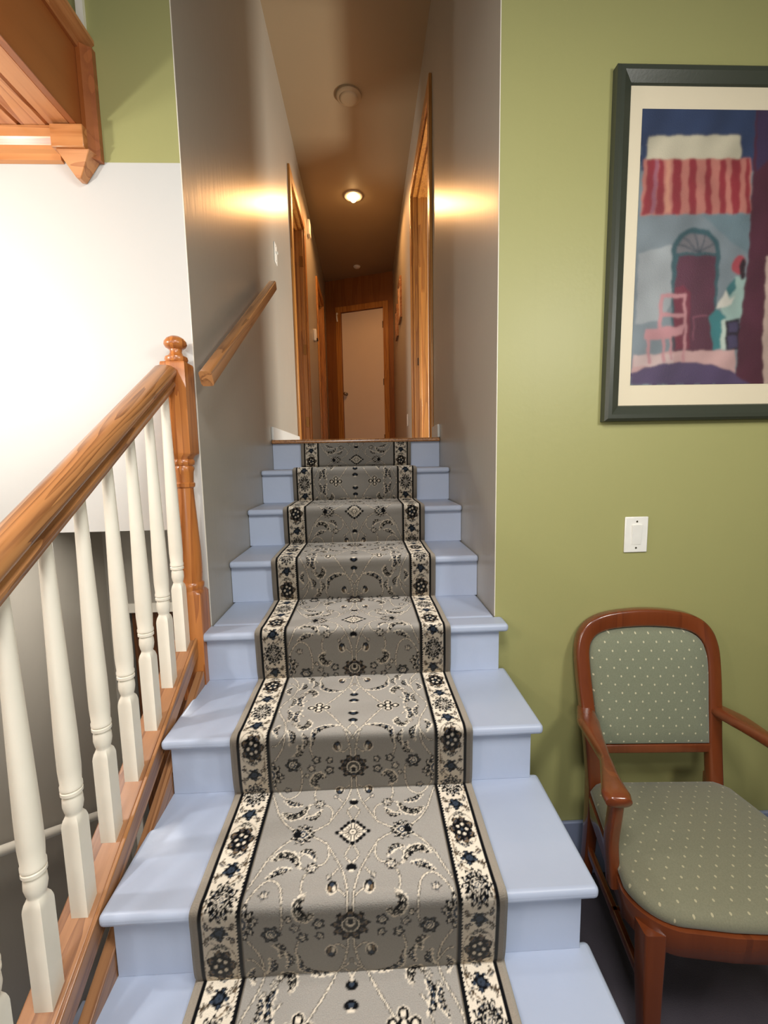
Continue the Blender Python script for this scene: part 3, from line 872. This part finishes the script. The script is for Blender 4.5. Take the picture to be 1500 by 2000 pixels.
obj('corner_trim', kbm(prism([(-0.736, YW - 0.001), (-0.736, YW - 0.030), (-0.722, YW - 0.034), (-0.708, YW - 0.022), (-0.697, YW - 0.018), (-0.697, YW - 0.001)], 2.405, 2.700, 'z')), M['pine_dark'], bk, smooth=20)
cove = [(YW - 0.001, 2.483), (YW - 0.040, 2.483), (YW - 0.038, 2.455), (YW - 0.026, 2.440), (YW - 0.026, 2.430), (YW - 0.016, 2.424), (YW - 0.014, 2.408), (YW - 0.001, 2.405)]
obj('wall_moulding', kbm(prism(cove, -1.449, -0.812, 'x')), M['pine_x'], bk, smooth=20)
bm = box(-0.812, -0.722, YW - 0.055, YW - 0.001, 2.418, 2.478)
lo = [bm.verts.new(p) for p in ((-0.805, YW - 0.048, 2.418), (-0.712, YW - 0.048, 2.418), (-0.700, YW - 0.001, 2.418), (-0.805, YW - 0.001, 2.418))]
tp = [bm.verts.new(p) for p in ((-0.765, YW - 0.030, 2.352), (-0.752, YW - 0.030, 2.350), (-0.752, YW - 0.001, 2.350), (-0.765, YW - 0.001, 2.352))]
for i in range(4): bm.faces.new((lo[i], lo[(i + 1) % 4], tp[(i + 1) % 4], tp[i]))
bm.faces.new(lo); bm.faces.new(tp)
obj('corner_block', kbm(bm), M['pine_x'], bk, bevel=0.002)
struct('trim_1', box(-0.735, -0.715, YW - 0.012, YW, 2.74, 4.6), M['cream'])

# ================================================================== HALL FITTINGS
sm = thing('smoke_detector', 'round white smoke detector on the hall ceiling nearest the stairs', 'smoke detector', (-0.010, 2.66, ZC))
obj('body', turned([(0, 0.088, 0), (-0.014, 0.088, 0), (-0.022, 0.080, 0), (-0.024, 0.066, 0), (-0.030, 0.062, 0), (-0.036, 0.05, 0), (-0.037, 0.002, 0)], n=40), M['ceiling'], sm)
cl = thing('ceiling_lamp', 'small round ceiling light glowing warm in the dark hall', 'lamp', (-0.009, 3.857, ZC))
ring = bmesh.new()
sweep([(0.075 * math.cos(a), 0.075 * math.sin(a), -0.006) for a in [2 * math.pi * i / 40 for i in range(40)]], rrect(0.014, 0.006, 0.004), closed=True, bm=ring)
obj('trim_ring', ring, M['plastic'], cl)
bmm, bnt, bb = new_mat('warm_bulb_glow')
bb.inputs['Emission Color'].default_value = (1.0, 0.62, 0.26, 1); bb.inputs['Emission Strength'].default_value = 45
bb.inputs['Base Color'].default_value = (1, 0.8, 0.5, 1)
bulb = bmesh.new(); bmesh.ops.create_uvsphere(bulb, u_segments=24, v_segments=14, radius=0.030, matrix=Matrix.Translation((0, 0, -0.030)))
obj('bulb', bulb, bmm, cl)
obj('socket_plate', turned([(0, 0.068, 0), (-0.002, 0.068, 0)], n=32), M['plastic'], cl)
lamp('hall_bulb_light', 'SPOT', (-0.009, 3.857, ZC - 0.065), 52.0, (1.0, 0.49, 0.18), 0.035, (-0.009, 3.857, 0), None, 172)
sm2 = thing('ceiling_sensor', 'tiny white dome on the hall ceiling near the far door', 'sensor', (-0.005, 5.43, ZC))
obj('dome', turned([(0, 0.045, 0), (-0.010, 0.045, 0), (-0.020, 0.036, 0), (-0.026, 0.018, 0), (-0.027, 0.002, 0)], n=24), M['plastic'], sm2)

def wall_plate(name, label, cat, loc, rz, w, h, toggle=True, rocker=False, knob=None):
    t = thing(name, label, cat, loc, rz)      # faces local -Y
    obj('cover_plate', box(-w / 2, w / 2, -0.006, 0.0, -h / 2, h / 2), M['plastic'], t, bevel=0.003)
    if rocker:
        obj('rocker', prism([(-0.012, 0.034), (-0.007, 0.034), (-0.006, 0.034), (-0.006, -0.034), (-0.007, -0.034)], -0.0165, 0.0165), M['plastic'], t, bevel=0.001)
    elif toggle:
        obj('toggle', box(-0.005, 0.005, -0.018, -0.006, -0.004, 0.012), M['plastic'], t, bevel=0.002)
    for z in (-h / 2 + 0.016, h / 2 - 0.016):
        obj('screw', sweep([(0, -0.0055, z), (0, -0.0075, z)], circ(0.0032, 10)), M['steel'], t)
    return t
wall_plate('light_switch', 'white rocker light switch on the green wall', 'light switch', (0.957, YW, 1.260), 0, 0.080, 0.122, rocker=True)
wall_plate('light_switch', 'white toggle light switch high on the left grey wall above the wall handrail', 'light switch', (XL, 2.13, 2.80), math.pi / 2, 0.072, 0.116)
wall_plate('wall_outlet', 'small white outlet low on the right wall of the hall', 'outlet', (XR, 3.66, 1.915), -math.pi / 2, 0.072, 0.116, toggle=False)
th = thing('thermostat', 'small cream thermostat on the left hall wall between the doorways', 'thermostat', (XL, 4.22, 2.88), math.pi / 2)
obj('body', box(-0.04, 0.04, -0.03, 0, -0.06, 0.06), M['plastic'], th, bevel=0.006)
obj('dial', box(-0.025, 0.025, -0.045, -0.03, -0.055, -0.03), M['bronze'], th, bevel=0.004)
ds = thing('door_chime', 'tiny white box high on the left hall wall beside the ceiling', 'chime', (XL, 3.95, 3.83), math.pi / 2)
obj('body', box(-0.05, 0.05, -0.03, 0, -0.07, 0.07), M['plastic'], ds, bevel=0.006)

def hall_picture(label, y, z, w, h):
    t = thing('hall_picture', label, 'picture', (XR, y, z), -math.pi / 2)
    b_ = box(-w / 2, w / 2, -0.022, 0, h / 2 - 0.03, h / 2); box(-w / 2, w / 2, -0.022, 0, -h / 2, -h / 2 + 0.03, b_)
    box(-w / 2, -w / 2 + 0.03, -0.022, 0, -h / 2 + 0.03, h / 2 - 0.03, b_); box(w / 2 - 0.03, w / 2, -0.022, 0, -h / 2 + 0.03, h / 2 - 0.03, b_)
    obj('frame', b_, M['oak_y'], t, bevel=0.002)
    obj('print', box(-w / 2 + 0.03, w / 2 - 0.03, -0.010, 0, -h / 2 + 0.03, h / 2 - 0.03), M['cream'], t)
hall_picture('nearer wood framed picture edge-on on the right hall wall', 4.30, 3.26, 0.30, 0.42)
hall_picture('farther small wood framed picture edge-on on the right hall wall', 4.78, 3.17, 0.26, 0.36)
hk = thing('coat_hook', 'small pale hook at the top left corner of the far door', 'hook', (-0.30, 5.86, 3.62), -math.atan2(0.37, 0.954))
obj('hook', sweep(catmull([(0, -0.002, 0), (0, -0.03, 0.0), (0, -0.035, -0.05), (0, -0.02, -0.11)], 5), circ(0.009, 8)), M['plastic'], hk)

# ================================================================== FRAMED PICTURE ON THE GREEN WALL
fp = thing('framed_picture', 'large painting of a striped awning and arched door in a dark frame', 'picture', (1.22, YW, 2.156), 0)
FX0, FX1, FZ0, FZ1 = 0.820 - 1.22, 1.620 - 1.22, -0.519, 0.519
fr_prof = [(0, 0.0), (0, -0.026), (0.008, -0.034), (0.020, -0.034), (0.046, -0.020), (0.050, -0.014), (0.050, 0.0)]
bm = bmesh.new()
cs = [(FX0, FZ0, 1, 1), (FX1, FZ0, -1, 1), (FX1, FZ1, -1, -1), (FX0, FZ1, 1, -1)]
loops = [[bm.verts.new((cx + sx * a, yy, cz + sz * a)) for a, yy in fr_prof] for cx, cz, sx, sz in cs]
for i in range(4):
    A, B = loops[i], loops[(i + 1) % 4]
    for j in range(len(fr_prof)):
        bm.faces.new((A[j], B[j], B[(j + 1) % len(fr_prof)], A[(j + 1) % len(fr_prof)]))
obj('frame', bm, M['frame_black'], fp, smooth=20)
M['mat'] = paint('cream_mat_board', (226, 214, 186), 0.6, 0.03, 0.1)
obj('mat_board', box(FX0 + 0.049, FX1 - 0.049, -0.014, -0.001, FZ0 + 0.049, FZ1 - 0.049), M['mat'], fp)
AX0, AX1, AZ0, AZ1 = 0.907, 1.535, 1.751, 2.562
d_ = 0.0022
nxx, nzz = int((AX1 - AX0) / d_), int((AZ1 - AZ0) / d_)
gx, gz = np.meshgrid(np.linspace(AX0, AX1, nxx), np.linspace(AZ0, AZ1, nzz))
img = np.tile(px_lin((128, 142, 150)), (nzz, nxx, 1))
rs = np.random.RandomState(3)
wx = gx + 0.0016 * np.sin(gz * 120 + np.sin(gx * 90)) ; wz = gz + 0.0016 * np.sin(gx * 110 + np.sin(gz * 70))
def inpoly(pts):
    ins = np.zeros(gx.shape, bool); n = len(pts); j = n - 1
    for i in range(n):
        (xi, zi), (xj, zj) = pts[i], pts[j]
        if zi != zj:
            ins ^= ((zi > wz) != (zj > wz)) & (wx < (xj - xi) * (wz - zi) / (zj - zi) + xi)
        j = i
    return ins
ART =  [('p',(45,65,105),[(0.903,2.569),(1.76,2.578),(1.784,2.393),(0.909,2.388)]),('p',(215,205,175),[(0.93,2.486),(1.038,2.489),(1.217,2.492),(1.225,2.422),(0.925,2.42)]),('p',(205,120,105),[(0.918,2.422),(1.257,2.427),(1.267,2.27),(1.089,2.267),(0.916,2.261)]),('p',(160,30,48),[(0.93,2.423),(0.954,2.423),(0.957,2.345),(0.946,2.266),(0.918,2.264),(0.929,2.345)]),('p',(160,30,48),[(0.966,2.423),(0.981,2.423),(0.985,2.345),(0.989,2.267),(0.962,2.264),(0.965,2.345)]),('p',(160,30,48),[(1.011,2.423),(1.037,2.423),(1.04,2.345),(1.043,2.267),(1.016,2.264),(1.011,2.345)]),('p',(160,30,48),[(1.062,2.423),(1.084,2.424),(1.087,2.345),(1.093,2.267),(1.071,2.264),(1.062,2.345)]),('p',(160,30,48),[(1.114,2.424),(1.13,2.424),(1.134,2.346),(1.143,2.267),(1.122,2.264),(1.114,2.346)]),('p',(160,30,48),[(1.158,2.424),(1.177,2.424),(1.181,2.346),(1.188,2.267),(1.169,2.264),(1.159,2.346)]),('p',(160,30,48),[(1.195,2.424),(1.223,2.425),(1.228,2.346),(1.231,2.267),(1.209,2.264),(1.196,2.346)]),('p',(160,30,48),[(1.241,2.425),(1.252,2.425),(1.257,2.346),(1.266,2.267),(1.255,2.264),(1.242,2.346)]),('p',(170,95,115),[(0.954,2.421),(0.965,2.421),(0.961,2.268),(0.947,2.265)]),('p',(225,150,120),[(0.99,2.421),(1.004,2.421),(1.002,2.345),(1.009,2.271),(0.992,2.269),(0.992,2.345)]),('p',(128,142,150),[(0.914,2.261),(1.266,2.268),(1.271,2.122),(1.269,1.845),(0.911,1.81)]),('p',(165,172,175),[(0.915,2.151),(1.027,2.179),(1.031,2.008),(0.997,1.951),(0.916,1.939)]),('p',(110,135,145),[(1.114,2.263),(1.266,2.266),(1.27,2.151),(1.218,2.179)]),('p',(48,92,102),[(1.178,2.157),(1.174,2.175),(1.165,2.192),(1.152,2.206),(1.135,2.218),(1.115,2.224),(1.095,2.227),(1.074,2.224),(1.056,2.217),(1.04,2.206),(1.029,2.192),(1.022,2.175),(1.02,2.157),(1.037,1.856),(1.176,1.855)]),('p',(125,122,128),[(1.164,2.154),(1.161,2.168),(1.153,2.182),(1.142,2.194),(1.129,2.203),(1.113,2.208),(1.096,2.21),(1.08,2.208),(1.065,2.203),(1.053,2.194),(1.043,2.182),(1.038,2.168),(1.037,2.154)]),('l',(60,75,90),0.004,[(1.112,2.154),(1.154,2.182)]),('l',(60,75,90),0.004,[(1.112,2.154),(1.127,2.204)]),('l',(60,75,90),0.004,[(1.112,2.154),(1.091,2.21)]),('l',(60,75,90),0.004,[(1.112,2.154),(1.057,2.198)]),('l',(60,75,90),0.004,[(1.112,2.154),(1.04,2.178)]),('p',(95,40,65),[(1.043,2.145),(1.164,2.145),(1.174,1.855),(1.044,1.856),(1.035,2.037)]),('p',(125,30,60),[(1.035,2.049),(1.065,2.057),(1.089,2.031),(1.096,1.862),(1.044,1.862)]),('l',(150,80,100),0.004,[(1.107,1.891),(1.104,1.962),(1.148,1.964)]),('p',(210,165,160),[(0.91,1.834),(1.04,1.856),(1.248,1.857),(1.255,1.782),(0.909,1.78)]),('p',(215,185,180),[(0.915,1.845),(1.047,1.847),(1.043,1.809),(0.913,1.81)]),('p',(205,140,145),[(0.948,1.922),(1.029,1.933),(1.073,1.927),(1.068,1.906),(1.013,1.892),(0.947,1.892)]),('l',(205,140,145),0.012,[(0.995,1.921),(0.996,2.026)]),('l',(205,140,145),0.012,[(0.996,2.025),(1.07,2.025)]),('l',(205,140,145),0.009,[(1.069,2.025),(1.08,1.921),(1.078,1.826)]),('l',(205,140,145),0.011,[(0.999,1.968),(1.065,1.965)]),('l',(205,140,145),0.01,[(0.956,1.904),(0.966,1.821)]),('l',(205,140,145),0.009,[(1.009,1.898),(1.013,1.824)]),('l',(205,140,145),0.007,[(1.031,1.898),(1.038,1.832)]),('l',(205,140,145),0.01,[(1.055,1.927),(1.073,1.932)]),('p',(70,60,75),[(1.038,1.903),(1.047,1.903),(1.049,1.865),(1.041,1.865)]),('p',(160,190,180),[(1.215,2.057),(1.232,2.082),(1.269,2.077),(1.261,1.955),(1.207,1.949),(1.189,1.984)]),('p',(50,120,125),[(1.215,2.062),(1.232,2.077),(1.238,2.048),(1.194,2.002),(1.178,1.982)]),('p',(45,130,135),[(1.154,1.964),(1.178,1.984),(1.211,1.958),(1.212,1.864),(1.176,1.857),(1.166,1.902)]),('p',(190,205,190),[(1.198,1.949),(1.213,1.955),(1.214,1.859),(1.198,1.859)]),('p',(225,220,205),[(1.205,2.041),(1.218,2.013),(1.236,2.024),(1.226,1.997),(1.173,1.983)]),('e',(180,60,75),(1.241,2.116),0.023,0.029),('e',(45,20,35),(1.254,2.104),0.01,0.032),('p',(40,25,45),[(1.21,1.95),(1.256,1.954),(1.261,1.857),(1.216,1.859)]),('p',(70,60,95),[(1.22,1.943),(1.25,1.944),(1.251,1.914),(1.221,1.911)]),('p',(70,60,95),[(1.222,1.901),(1.252,1.903),(1.254,1.863),(1.223,1.863)]),('p',(85,65,105),[(0.908,1.753),(0.906,1.786),(0.954,1.806),(1.017,1.818),(1.093,1.822),(1.169,1.814),(1.235,1.795),(1.315,1.748)]),('p',(88,30,55),[(1.261,2.567),(1.761,2.573),(1.867,1.739),(1.316,1.745),(1.257,1.776),(1.257,1.919),(1.27,2.151),(1.266,2.291)]),('p',(65,45,85),[(1.264,2.567),(1.394,2.569),(1.4,2.499),(1.275,2.39)]),('p',(205,175,160),[(1.327,2.145),(1.434,2.145),(1.472,1.743),(1.353,1.745),(1.337,1.889),(1.336,2.007)])]

for e in ART:
    c = px_lin(e[1])
    if e[0] == 'p': m_ = inpoly(e[2])
    elif e[0] == 'e': m_ = ((wx - e[2][0]) / e[3]) ** 2 + ((wz - e[2][1]) / e[4]) ** 2 < 1
    else:
        m_ = np.zeros(gx.shape, bool)
        for (a, b2) in zip(e[3], e[3][1:]):
            dx, dz2 = b2[0] - a[0], b2[1] - a[1]
            tt = np.clip(((wx - a[0]) * dx + (wz - a[1]) * dz2) / (dx * dx + dz2 * dz2), 0, 1)
            m_ |= np.hypot(wx - a[0] - tt * dx, wz - a[1] - tt * dz2) < e[2] / 2
    img[m_] = c
# soft brushwork: slow noise in the pigment
bn = sum(np.sin(gx * f1 + p1 + 2 * np.sin(gz * f2 + p2)) for f1, f2, p1, p2 in ((21, 14, 0, 1), (37, 29, 2, 0.4), (64, 18, 1, 2)))
img = img * 0.86 + img.mean(axis=2, keepdims=True) * 0.14
img *= (0.74 + 0.05 * bn)[..., None]
k9 = img.copy()
for s_ in (1, 2):
    img[s_:-s_, s_:-s_] = (img[s_:-s_, s_:-s_] * 2 + img[2 * s_:, s_:-s_] + img[:-2 * s_, s_:-s_] + img[s_:-s_, 2 * s_:] + img[s_:-s_, :-2 * s_]) / 6
aco = np.stack([gx - 1.22, np.full(gx.shape, -0.0152), gz - 2.156], axis=-1).reshape(-1, 3).astype(np.float32)
ao = grid_mesh('painting', aco, nzz, nxx, np.clip(img, 0, 1), M['art'])
ao.parent = fp
gm, gnt, gb = new_mat('picture_glass')
gnt.nodes.remove(gb)
tr = N(gnt, 'ShaderNodeBsdfTransparent'); gl = N(gnt, 'ShaderNodeBsdfGlossy'); gl.inputs['Roughness'].default_value = 0.12
fz = N(gnt, 'ShaderNodeFresnel'); fz.inputs[0].default_value = 1.45; mxs = N(gnt, 'ShaderNodeMixShader')
gg = N(gnt, 'ShaderNodeNewGeometry'); gs = N(gnt, 'ShaderNodeMath', operation='SUBTRACT'); gs.inputs[0].default_value = 1
gmul = N(gnt, 'ShaderNodeMath', operation='MULTIPLY')
gnt.links.new(gg.outputs['Backfacing'], gs.inputs[1]); gnt.links.new(gs.outputs[0], gmul.inputs[0]); gnt.links.new(fz.outputs[0], gmul.inputs[1])
gnt.links.new(gmul.outputs[0], mxs.inputs[0]); gnt.links.new(tr.outputs[0], mxs.inputs[1]); gnt.links.new(gl.outputs[0], mxs.inputs[2])
gnt.links.new(mxs.outputs[0], gnt.nodes['Material Output'].inputs[0])
obj('glass', box(FX0 + 0.047, FX1 - 0.047, -0.0185, -0.0165, FZ0 + 0.047, FZ1 - 0.047), gm, fp)

# ================================================================== ARMCHAIR
ch = thing('armchair', 'cherry wood armchair with sage dotted upholstery against the green wall', 'chair', (0.963, 0.30, 0), math.radians(-3))
cw = M['chair_wood']
def seat_outline(g=0.0, n=10):
    """half-widths: back .215, front .285, rounded front corners and bowed front"""
    pts = []
    bl, fl, yb, yf = 0.222 + g, 0.285 + g, 0.225 + g, -0.212 - g
    def arc(cx, cy, r, a0, a1, m):
        return [(cx + r * math.cos(math.radians(a0 + (a1 - a0) * i / m)), cy + r * math.sin(math.radians(a0 + (a1 - a0) * i / m))) for i in range(m + 1)]
    r = 0.11 + g
    L = arc(-fl + r + 0.005, yf + r, r, 185, 262, n)
    R = arc(fl - r - 0.005, yf + r, r, 278, 355, n)
    pts = [(-bl + 0.03, yb), (-bl, yb - 0.03)] + L + [(-0.08, yf - 0.012), (0, yf - 0.016), (0.08, yf - 0.012)] + R + [(bl, yb - 0.03), (bl - 0.03, yb)]
    return pts
# cushion: stacked outlines make a domed seat
bm = bmesh.new()
levels = [(0.424, -0.010), (0.435, -0.001), (0.448, 0.002), (0.460, -0.003), (0.468, -0.014), (0.474, -0.035)]
prev = None
for z, g in levels:
    o_ = seat_outline(g)
    lp = [bm.verts.new((p[0], p[1], z)) for p in o_]
    if prev:
        for i in range(len(lp)): bm.faces.new((prev[i], prev[(i + 1) % len(lp)], lp[(i + 1) % len(lp)], lp[i]))
    else: bm.faces.new(lp[::-1])
    prev = lp
for sc, z in ((0.75, 0.482), (0.45, 0.488), (0.15, 0.490)):
    o_ = seat_outline(-0.035)
    lp = [bm.verts.new((p[0] * sc, p[1] * sc, z)) for p in o_]
    for i in range(len(lp)): bm.faces.new((prev[i], prev[(i + 1) % len(lp)], lp[(i + 1) % len(lp)], lp[i]))
    prev = lp
bm.faces.new(prev)
obj('seat_cushion', bm, M['fab_seat'], ch, smooth=60)
bm = bmesh.new()
prev = None
for z, g in ((0.350, -0.006), (0.357, 0.0), (0.415, 0.004), (0.426, 0.004), (0.428, -0.004)):
    lp = [bm.verts.new((p[0], p[1], z)) for p in seat_outline(g)]
    if prev:
        for i in range(len(lp)): bm.faces.new((prev[i], prev[(i + 1) % len(lp)], lp[(i + 1) % len(lp)], lp[i]))
    else: bm.faces.new(lp[::-1])
    prev = lp
bm.faces.new(prev)
obj('seat_rail', bm, cw, ch, smooth=40)
# legs
for sx in (-1, 1):
    b_ = sweep(catmull([(sx * 0.245, -0.175, 0.40), (sx * 0.246, -0.18, 0.25), (sx * 0.243, -0.182, 0.12), (sx * 0.240, -0.178, 0.0)], 5), rrect(0.023, 0.023, 0.006), up=(0, 1, 0),
               scales=[1.15 - 0.4 * i / 15 for i in range(16)])
    obj('front_leg', b_, cw, ch)
    b_ = sweep(catmull([(sx * 0.197, 0.238, 0.47), (sx * 0.197, 0.240, 0.35), (sx * 0.196, 0.255, 0.18), (sx * 0.194, 0.285, 0.0)], 5), rrect(0.019, 0.021, 0.006), up=(0, 1, 0),
               scales=[1.05 - 0.25 * i / 15 for i in range(16)])
    obj('rear_leg', b_, cw, ch)
    obj('stretcher', sweep([(sx * 0.238, -0.17, 0.20), (sx * 0.198, 0.25, 0.20)], rrect(0.009, 0.014, 0.004)), cw, ch)
obj('cross_stretcher', sweep([(-0.228, 0.03, 0.20), (0.228, 0.03, 0.20)], rrect(0.009, 0.014, 0.004)), cw, ch)
# back: leaning plane, y as a function of z
def by(z): return 0.232 + 0.085 * (z - 0.46) / 0.5 + 0.035 * max(0, (z - 0.46) / 0.5) ** 2 * 0.5
def narrow(L): return [(x_ * 0.885, 0.44 + (z_ - 0.44) * 0.978) for x_, z_ in L]
outline = [(-0.222, 0.44), (-0.228, 0.60), (-0.238, 0.72), (-0.244, 0.82), (-0.243, 0.89), (-0.226, 0.935), (-0.188, 0.966), (-0.12, 0.984), (0, 0.992), (0.12, 0.984), (0.188, 0.966), (0.226, 0.935), (0.243, 0.89), (0.244, 0.82), (0.238, 0.72), (0.228, 0.60), (0.222, 0.44)]
pth = catmull([(x_, by(z_), z_) for x_, z_ in narrow(outline)], 6)
bm = sweep(pth, rrect(0.022, 0.0185, 0.008), up=(0, 1, 0), scales=[(1.0 + 0.35 * max(0, min(1, (p[2] - 0.9) / 0.08)), 1.0) for p in pth])
obj('back_frame', bm, cw, ch, smooth=50)
obj('back_bottom_rail', sweep([(-0.190, by(0.575) - 0.002, 0.566), (0.190, by(0.575) - 0.002, 0.566)], rrect(0.014, 0.015, 0.005), up=(0, 0, 1)), cw, ch)
# padded back panel
inner = [(-0.205, 0.585), (-0.212, 0.70), (-0.222, 0.82), (-0.220, 0.88), (-0.203, 0.918), (-0.165, 0.942), (-0.10, 0.953), (0, 0.958), (0.10, 0.953), (0.165, 0.942), (0.203, 0.918), (0.220, 0.88), (0.222, 0.82), (0.212, 0.70), (0.205, 0.585)]
inner = catmull(narrow(inner), 4)
bm = bmesh.new()
cx_, cz_ = 0.0, 0.77
prev = None
for sc, dpt in ((1.0, 0.012), (1.0, -0.008), (0.975, -0.018), (0.92, -0.026), (0.7, -0.034), (0.35, -0.038), (0.08, -0.039)):
    lp = [bm.verts.new((cx_ + (p[0] - cx_) * sc, by(cz_ + (p[1] - cz_) * sc) + dpt, cz_ + (p[1] - cz_) * sc)) for p in inner]
    if prev:
        for i in range(len(lp)): bm.faces.new((prev[i], prev[(i + 1) % len(lp)], lp[(i + 1) % len(lp)], lp[i]))
    else: bm.faces.new(lp[::-1])
    prev = lp
bm.faces.new(prev)
obj('back_cushion', bm, M['fab_back'], ch, smooth=60)
# arms with paddle ends and their supports
for sx in (-1, 1):
    ap = catmull([(sx * 0.212, by(0.69) + 0.004, 0.682), (sx * 0.236, 0.20, 0.684), (sx * 0.250, 0.12, 0.682), (sx * 0.262, 0.04, 0.678), (sx * 0.282, -0.03, 0.675), (sx * 0.294, -0.085, 0.670), (sx * 0.297, -0.112, 0.664)], 5)
    n_ = len(ap)
    kk = [1.1, 1.4, 0.95, 0.6, 0.95, 1.45, 1.3]
    sc_ = []
    for i in range(n_):
        q = i / (n_ - 1) * 6
        a_ = np.interp(q, range(7), kk)
        sc_.append((a_ if i < n_ - 1 else 0.55, 1.0 if i < n_ - 1 else 0.6))
    obj('armrest', sweep(ap, rrect(0.024, 0.017, 0.016, 5), scales=sc_), cw, ch, smooth=60)
    sp = catmull([(sx * 0.289, -0.082, 0.665), (sx * 0.287, -0.070, 0.60), (sx * 0.284, -0.055, 0.52), (sx * 0.281, -0.055, 0.46), (sx * 0.276, -0.060, 0.39)], 5)
    obj('arm_support', sweep(sp, rrect(0.014, 0.018, 0.006), up=(0, 1, 0)), cw, ch)
